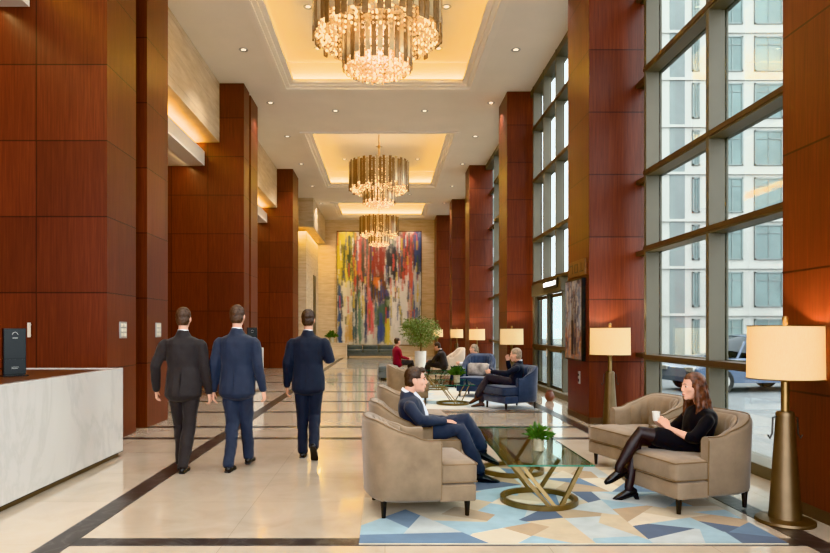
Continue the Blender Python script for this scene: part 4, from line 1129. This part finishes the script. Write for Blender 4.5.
    if jacket:
        cb = hp + ax * 1.0
        loft(bm, [(hp + ax * .93, .105 * g, .09, r0), (cb + V3((0, 0, .022)), .074 * g, .074, r0)], 16)
    bm = remesh(bm, .010, 3, .010, 8, .55)
    obj('jacket' if jacket else ('dress' if skirt else 'sweater'), bm, M[top], P, smooth=True, sharp=0)
    if jacket and not (feet and len(feet) > 1) and hem is None:
        bm = B(); loft(bm, [((0, -.133, hm.z - .005), .0028, .007, r0), ((0, -.137, hp.z + .02), .002, .006, r0), ((0, -.124, hp.z + .14), .0015, .003, r0)], 8)
        obj('back_vent', bm, M['black' if top == 'charcoal' else 'navydark'], P, smooth=True)
    if collar:
        bm = B(); c = nk + V3((0, 0, .03)); tdir = (j['head'] - nk).normalized()
        x, y, z = frame_from(tdir)
        ringp = []
        for rad, h in ((.058, -.014), (.060, .014), (.055, .016), (.053, -.014)):
            ringp.append([bm.verts.new(c + x * rad * hs * math.cos(2 * PI * k / 28) + y * rad * hs * math.sin(2 * PI * k / 28) + tdir * h) for k in range(28)])
        for a_ in range(4):
            A_, C_ = ringp[a_], ringp[(a_ + 1) % 4]
            for k in range(28): bm.faces.new((A_[k], A_[(k + 1) % 28], C_[(k + 1) % 28], C_[k]))
        obj('shirt_collar', bm, M['shirt'], P, smooth=True)
    # ---- trousers / tights
    bm = B()
    if bottom:
        if not skirt:
            loft(bm, [(hp + V3((0, 0, -.09)), .150 * g, .110, r0), (hp + V3((0, 0, .06)), .165 * g, .112, r0)], 18)
            for q in 'LR':
                Hh, K, A = j['hp' + q], j['kn' + q], j['an' + q]; e_ = A + (K - A).normalized() * (.03 if feet and len(feet) > 1 else -.025)
                loft(bm, [(Hh, .100 * g, .104), (Hh.lerp(K, .45), .088 * g, .092), (K, .073 * g, .076), (K.lerp(e_, .5), .068 * g, .070), (e_, .060, .064)], 16)
            bm = remesh(bm, .010, 3, .011, 9, .6); obj('trousers', bm, M[bottom], P, smooth=True, sharp=0)
        else:
            for q in 'LR':
                Hh, K, A = j['hp' + q], j['kn' + q], j['an' + q]
                loft(bm, [(Hh, .088 * g, .09), (Hh.lerp(K, .5), .076 * g, .078), (K, .056 * g, .058), (K.lerp(A, .35), .056 * g, .058), (A, .036, .038), (A - V3((0, 0, .03)), .034, .036)], 14)
            bm = remesh(bm, .008, 2); obj('tights', bm, M[bottom], P, smooth=True, sharp=0)
            bm = B()
            loft(bm, [(hp + V3((0, -.02, 0)), .185 * g, .13, r0), (hp.lerp((j['hpL'] + j['hpR']) / 2, 1.0) + V3((0, .05, 0)), .18 * g, .12, r0)], 18)
            for q in 'LR':
                Hh, K = j['hp' + q], j['kn' + q]
                loft(bm, [(Hh, .105 * g, .108), (Hh.lerp(K, .45), .094 * g, .098), (Hh.lerp(K, .72), .084 * g, .088)], 16)
            bm = remesh(bm, .011, 3, .005, 11); obj('skirt', bm, M[top], P, smooth=True, sharp=0)
    for q in 'LR':
        K, A = j['kn' + q], j['an' + q]
        td = V3(feet[q]) if feet and q in feet else V3((0, 1, 0))
        up = (K - A).normalized() if feet and q in feet else V3((0, 0, 1))
        if feet and q in feet: up = up
        shoe(P, A, td, M[shoe_m], up, .27 if not female else .23, heel, w=1.0 if not female else .78, name='shoe')
        if bottom and not skirt:
            bm = B(); loft(bm, [(A + (K - A).normalized() * .14, .040, .042), (A - V3((0, 0, .02)), .038, .042)], 12, cap=False); obj('sock', bm, M['sock'], P, smooth=True)
    return P, j, (r, f, u)

# ---- three men walking away
def stand(**k):
    J = dict(hip=(0, 0, .98), neck=(0, -.01, 1.515), head=(0, .015, 1.685), shL=(-.185, -.01, 1.445), shR=(.185, -.01, 1.445),
             elL=(-.245, -.04, 1.15), wrL=(-.265, .02, .87), elR=(.245, -.04, 1.15), wrR=(.265, .02, .87),
             hpL=(-.09, 0, .93), hpR=(.09, 0, .93), knL=(-.085, .03, .50), anL=(-.08, 0, .09), knR=(.085, .03, .50), anR=(.08, 0, .09), hem=(0, -.01, .83))
    J.update(k); return J
P, j, _ = person('man in a charcoal suit walking away, leftmost of the three walking men', (-2.24, 7.22, 0), R(2),
    stand(elL=(-.29, -.05, 1.16), wrL=(-.315, .06, .89), elR=(.24, -.02, 1.15), wrR=(.27, .06, .86), knL=(-.07, .12, .51), anL=(-.05, .10, .10), knR=(.06, .02, .49), anR=(.03, -.12, .09)),
    top='charcoal', bottom='charcoal', hair='hlight', feet=None, skin='skin2', palm={'L': (1, .2, 0), 'R': (-1, .2, 0)})
person('man in a bright navy suit walking away, middle of the three walking men', (-1.66, 7.30, 0), R(-3),
    stand(wrL=(-.27, .02, .86), wrR=(.28, .04, .87), knL=(-.06, .03, .50), anL=(-.05, -.14, .09), knR=(.07, .12, .52), anR=(.075, .20, .12)),
    top='navy', bottom='navy', hair='hlight', skin='skin2', scale=1.015, palm={'L': (1, .2, 0), 'R': (-1, .2, 0)})
P3, j3, _ = person('man in a dark navy suit walking away, rightmost of the three walking men', (-.94, 7.95, 0), R(0),
    stand(elL=(-.25, -.03, 1.15), wrL=(-.265, .05, .87), elR=(.275, -.02, 1.18), wrR=(.20, .20, 1.20), knL=(-.075, .06, .50), anL=(-.07, .02, .09), knR=(.075, .06, .51), anR=(.09, -.20, .185)),
    top='navydark', bottom='navydark', hair='hbrown', vox=.007, feet={'R': (.05, .55, -.75)}, palm={'L': (1, .2, 0), 'R': (-.8, 0, .3)}, hdir={'L': (0, .1, -1), 'R': (-.6, .6, .2)})
e = thing('phone', 'small white phone held in the bent right hand of the rightmost walking man', 'phone', (-.94 + .17, 7.95 + .285, 1.235))
bm = B(); box(bm, (-.036, -.006, -.07), (.036, .004, .07), bev=.004); obj('case', bm, M['white'], e)
bm = B(); box(bm, (-.031, .004, -.062), (.031, .0055, .062)); obj('screen', bm, M['black'], e)
e.rotation_euler = (R(-25), R(25), R(20))

# ---- seated man in the front
person('man in a blue suit sitting cross legged in the taupe armchair', (.36, 6.70, .012), R(-90),
    dict(hip=(0, -.03, .50), neck=(.01, -.135, .885), head=(.01, -.045, 1.035), shL=(-.17, -.14, .80), shR=(.19, -.14, .80), elR=(.27, -.01, .655), wrR=(.12, .24, .625), elL=(-.235, 0, .60), wrL=(-.03, .27, .62),
         hpR=(.09, .02, .50), hpL=(-.09, .02, .50), knR=(.10, .40, .535), anR=(.08, .62, .095), knL=(.02, .48, .625), anL=(.0, .655, .31), hem=(0, .03, .455)),
    look=(.06, 1, -.04), top='navy', bottom='navy', hair='hbrown', skin='skin2', scale=1.0, hs=1.04, vox=.006, feet={'R': (.02, 1, -.12), 'L': (.0, .9, -.35)}, palm={'R': (-.2, .1, -1), 'L': (.2, .1, -1)}, hdir={'R': (-.25, 1, -.1), 'L': (.3, .9, -.15)}, curl=.3)
sm = bpy.context.scene.objects
# ---- seated woman
person('auburn haired woman in a black dress sitting cross legged, holding a cup', (2.79, 5.92, .012), R(90),
    dict(hip=(0, -.03, .505), neck=(0, -.105, .865), head=(0, -.015, 1.03), shL=(-.155, -.11, .785), shR=(.155, -.11, .785), elL=(-.215, .08, .585), wrL=(-.085, .235, .665), elR=(.215, .08, .60), wrR=(.05, .25, .67),
         hpL=(-.085, .0, .51), hpR=(.085, .0, .51), knL=(-.055, .49, .625), anL=(-.02, .67, .30), knR=(.04, .47, .545), anR=(.03, .56, .115), hem=(0, .02, .46)),
    look=(-.05, 1, -.05), top='dress', bottom='tights', hair='hred', hair_style='long', skin='skin2', female=True, hs=.98, vox=.006, slim=.86, skirt=True, jacket=False, collar=False, heel=.055, sleeve=.25,
    feet={'L': (-.05, .86, -.42), 'R': (0, 1, -.30)}, palm={'L': (.9, .3, .2), 'R': (-.9, .3, .2)}, hdir={'L': (.25, .6, .75), 'R': (-.2, .6, .75)}, curl=.42)
e = thing('coffee_cup', 'white coffee cup in the hands of the auburn haired woman', 'cup', (2.79 - .325, 5.92 - .012, .735))
bm = B(); lathe(bm, [(.0, 0), (.024, 0), (.027, .004), (.036, .085), (.033, .085), (.025, .008), (.0, .008)], n=28, closed=False); obj('body', bm, M['white'], e, smooth=True)
bm = B(); tube(bm, [(0, -.033, .07), (0, -.056, .062), (0, -.058, .035), (0, -.030, .022)], .005, 8); obj('handle', bm, M['white'], e, smooth=True)
bm = B(); lathe(bm, [(.0005, .07), (.0325, .07)], n=20, closed=False); obj('coffee', bm, M['walnut'], e)

# ---- figures in the distance
def sit(**k):
    J = dict(hip=(0, -.03, .50), neck=(0, -.12, .90), head=(0, -.05, 1.05), shL=(-.18, -.12, .82), shR=(.18, -.12, .82), elL=(-.26, .05, .64), wrL=(-.20, .28, .66), elR=(.26, .05, .64), wrR=(.18, .28, .64),
             hpL=(-.09, .02, .50), hpR=(.09, .02, .50), knL=(-.10, .46, .52), anL=(-.10, .55, .10), knR=(.10, .46, .52), anR=(.10, .55, .10), hem=(0, .02, .45)); J.update(k); return J
person('grey haired man in a navy suit sitting in the navy armchair by the door', (2.55, 12.93, .012), R(80),
    sit(elL=(-.28, .14, .70), wrL=(-.16, .42, .72), elR=(.2, .06, .72), wrR=(.06, .10, .92), knL=(-.06, .50, .60), anL=(.02, .72, .22), knR=(.1, .48, .52), anR=(.06, .64, .10)), look=(.25, 1, -.1),
    top='navydark', bottom='khaki', hair='hgrey', skin='skin2', vox=.009, hs=1.08, shoe_m='brownshoe', feet={'L': (0, .85, -.4), 'R': (0, 1, -.1)}, hdir={'L': (.3, 1, 0), 'R': (-.1, .2, 1)})
person('person in dark clothes leaning forward in the distant seating group', (1.75, 19.6, 0), R(70),
    sit(neck=(0, .08, .93), head=(0, .18, 1.06), shL=(-.18, .06, .85), shR=(.18, .06, .85), elL=(-.24, .26, .62), wrL=(-.08, .44, .60), elR=(.24, .26, .62), wrR=(.1, .44, .60)), look=(0, 1, -.35),
    top='charcoal', bottom='charcoal', hair='hbrown', vox=.009)
person('person in blue jeans and pale shirt reclining in the farther navy armchair', (2.35, 17.6, 0), R(75),
    sit(), top='shirt', bottom='navy', hair='hgrey', skin='skin2', vox=.009, jacket=False, collar=False)
person('dark haired woman in a crimson top sitting on the grey bench', (.42, 20.9, 0), R(-60),
    sit(neck=(0, -.06, 1.02), head=(0, -.02, 1.19), shL=(-.16, -.07, .95), shR=(.16, -.07, .95), elL=(-.21, .0, .70), elR=(.21, .0, .70)), top='red', bottom='charcoal', hair='hbrown', female=True, vox=.009, jacket=False, collar=False, slim=.92)
# shirt front of the seated man: a pale strip between the lapels
mn = [o for o in sc.objects if o.name.startswith('person') and 'blue suit' in o.get('label', '')][0]
bm = B(); loft(bm, [((.01, .065, .58), .022,   .038, (1, 0, 0)), ((.01, .035, .68), .034, .053, (1, 0, 0)), ((.01, -.03, .80), .045, .066, (1, 0, 0)), ((.01, -.09, .885), .042, .056, (1, 0, 0))], 16)
obj('shirt', bm, M['shirt'], mn, smooth=True)

# ================================================================== OUTSIDE
bm = B(); box(bm, (4.45, -30, -.35), (60, 130, -.15)); tag(struct('road', bm, M['asphalt']), 'pale grey asphalt street outside the windows', 'road')
bm = B(); box(bm, (4.4, -30, -.3), (6.9, 130, -.02)); tag(struct('sidewalk', bm, M['pave']), 'pale pavement along the lobby windows outside', 'pavement')
def building(label, x0, x1, y0, y1, h, mat, cols, rows, zz, wid, loc_label=None, strip=None):
    e = thing('building', label, 'building', (0, 0, -.15))
    bm = B(); box(bm, (x0, y0, 0), (x1, y1, h)); 
    for z in zz: box(bm, (x0 - .12, y0 - .14, z - .12), (x1 + .1, y0, z + .06))
    obj('wall', bm, M[mat], e)
    if strip:
        bm = B(); box(bm, (strip[0], y0 - .02, 0), (strip[1], y0 + .1, h)); obj('glass_strip', bm, M['bstrip'], e)
    n = 0
    for (a, b) in cols:
        for (c, d) in rows:
            bm = B(); box(bm, (a, y0 - .04, c), (b, y0 + .1, d), 0)
            for q in (a, b - .1): box(bm, (q, y0 - .1, c), (q + .1, y0, d), 1)
            box(bm, (a, y0 - .1, d - .1), (b, y0, d), 1); box(bm, (a, y0 - .1, c), (b, y0, c + .1), 1)
            box(bm, ((a + b) / 2 - .03, y0 - .08, c), ((a + b) / 2 + .03, y0, d), 1); box(bm, (a, y0 - .08, d - .62), (b, y0, d - .56), 1)
            obj('window', bm, [M['bglass'], M['bframe']], e)
    return e
Z0 = [1.75 + 3.26 * k - 1.7 for k in range(9)]
building('pale limestone office block with rows of tall windows across the street', 18.3, 36, 45, 60, 32, 'facade', ((21.25, 21.75), (23.25, 24.75), (25.55, 27.5), (28.4, 29.9), (30.8, 32.6), (33.5, 35.0)), [(z, z + 2.42) for z in Z0], [z + 2.75 for z in Z0], 0, strip=(19.7, 20.75))
building('hazy grey apartment block far down the street', 8.0, 17.5, 75, 90, 40, 'facade2', ((8.6, 10.2), (11.2, 12.8), (13.8, 15.4)), [(z, z + 2.3) for z in [1 + 3.4 * k for k in range(10)]], [z + 2.8 for z in [1 + 3.4 * k for k in range(10)]], 0)
def car(label, loc, rz, paint):
    e = thing('car', label, 'car', loc, rz)
    bm = B()
    side = [(-2.2, .32), (-2.18, .62), (-2.05, .86), (-1.4, .93), (-.95, .97), (1.0, .93), (1.75, .82), (2.12, .66), (2.2, .42), (2.15, .28), (-2.1, .25)]
    lr = []
    for y, k in ((-.84, .0), (-.88, .0), (-.80, .02), (.80, .02), (.88, .0), (.84, .0)):
        ins = .06 if abs(y) in (.84,) else 0
        lr.append([bm.verts.new((x * (1 - ins * .3), y if abs(y) != .84 else y, z * (.96 if abs(y) == .84 and z > .5 else 1))) for x, z in side])
    lr = [lr[0], lr[2], lr[3], lr[5]]
    for a, b in zip(lr, lr[1:]):
        for k in range(len(side)): bm.faces.new((a[k], a[(k + 1) % len(side)], b[(k + 1) % len(side)], b[k]))
    bm.faces.new(lr[0]); bm.faces.new(lr[-1][::-1])
    obj('body', bm, M[paint], e, smooth=True, sharp=30)
    bm = B(); loft(bm, [((-.2, 0, .93), 1.25, .80, (1, 0, 0)), ((-.25, 0, 1.18), 1.0, .72, (1, 0, 0)), ((-.3, 0, 1.36), .72, .62, (1, 0, 0))], 28, cap=False); obj('cabin_glass', bm, M['carglass'], e, smooth=True)
    bm = B(); loft(bm, [((-.3, 0, 1.35), .74, .64, (1, 0, 0)), ((-.32, 0, 1.42), .60, .52, (1, 0, 0))], 28, cap=False)
    for sx in (-1.2, .78):
        for sy in (-1, 1): tube(bm, [(sx, sy * .66, .92), (sx * .72 - .1, sy * .56, 1.38)], .035, 8)
    obj('roof', bm, M[paint], e, smooth=True)
    for x in (-1.35, 1.38):
        for y in (-.80, .80):
            bm = B(); cyl(bm, (x, y - .11, .32), (x, y + .11, .32), .32, n=28); w = obj('wheel', bm, M['tyre'], e, smooth=True)
            bm = B(); cyl(bm, (x, y - .12, .32), (x, y + .12, .32), .19, n=20); obj('rim', bm, M['chrome'], w)
    for y in (-.6, .6):
        bm = B(); box(bm, (2.08, y - .16, .58), (2.19, y + .16, .70), bev=.02); obj('headlight', bm, M['chrome'], e)
    return e
car('slate blue car parked across the street, seen through the tall window', (10.3, 18.6, -.15), R(190), 'carblue')
car('graphite grey car parked behind the blue car across the street', (12.6, 22.4, -.15), R(185), 'cargrey')

# ================================================================== LIGHT, SKY, CAMERA
w = bpy.data.worlds.new('overcast_sky'); sc.world = w; w.use_nodes = True
nt = w.node_tree; bg = nt.nodes['Background']
tc = nt.nodes.new('ShaderNodeTexCoord'); sp = nt.nodes.new('ShaderNodeSeparateXYZ'); rp = nt.nodes.new('ShaderNodeValToRGB')
nt.links.new(tc.outputs['Generated'], sp.inputs[0]); nt.links.new(sp.outputs[2], rp.inputs[0]); nt.links.new(rp.outputs[0], bg.inputs[0])
rp.color_ramp.elements[0].color = (.84, .89, .94, 1); rp.color_ramp.elements[1].color = (.95, .97, 1, 1)
bg.inputs[1].default_value = 3.0

cam = bpy.data.cameras.new('camera'); co = bpy.data.objects.new('camera', cam); link(co)
co.location = (0, 0, 1.56); co.rotation_euler = (R(90), 0, 0)
cam.sensor_width = 36; cam.sensor_fit = 'HORIZONTAL'; cam.lens = 650 / 830 * 36
cam.shift_x = 30 / 830; cam.shift_y = 53.5 / 830
cam.clip_start = .05; cam.clip_end = 500
sc.camera = co
sc.view_settings.view_transform = 'Khronos PBR Neutral'
sc.view_settings.exposure = 0.75
cy = sc.cycles
cy.use_denoising = True
try: cy.denoiser = 'OPENIMAGEDENOISE'
except Exception: pass
cy.max_bounces = 8; cy.diffuse_bounces = 4; cy.glossy_bounces = 4; cy.transparent_max_bounces = 12; cy.transmission_bounces = 4
cy.caustics_reflective = False; cy.caustics_refractive = False
cy.sample_clamp_indirect = 6.0
cy.use_light_tree = True
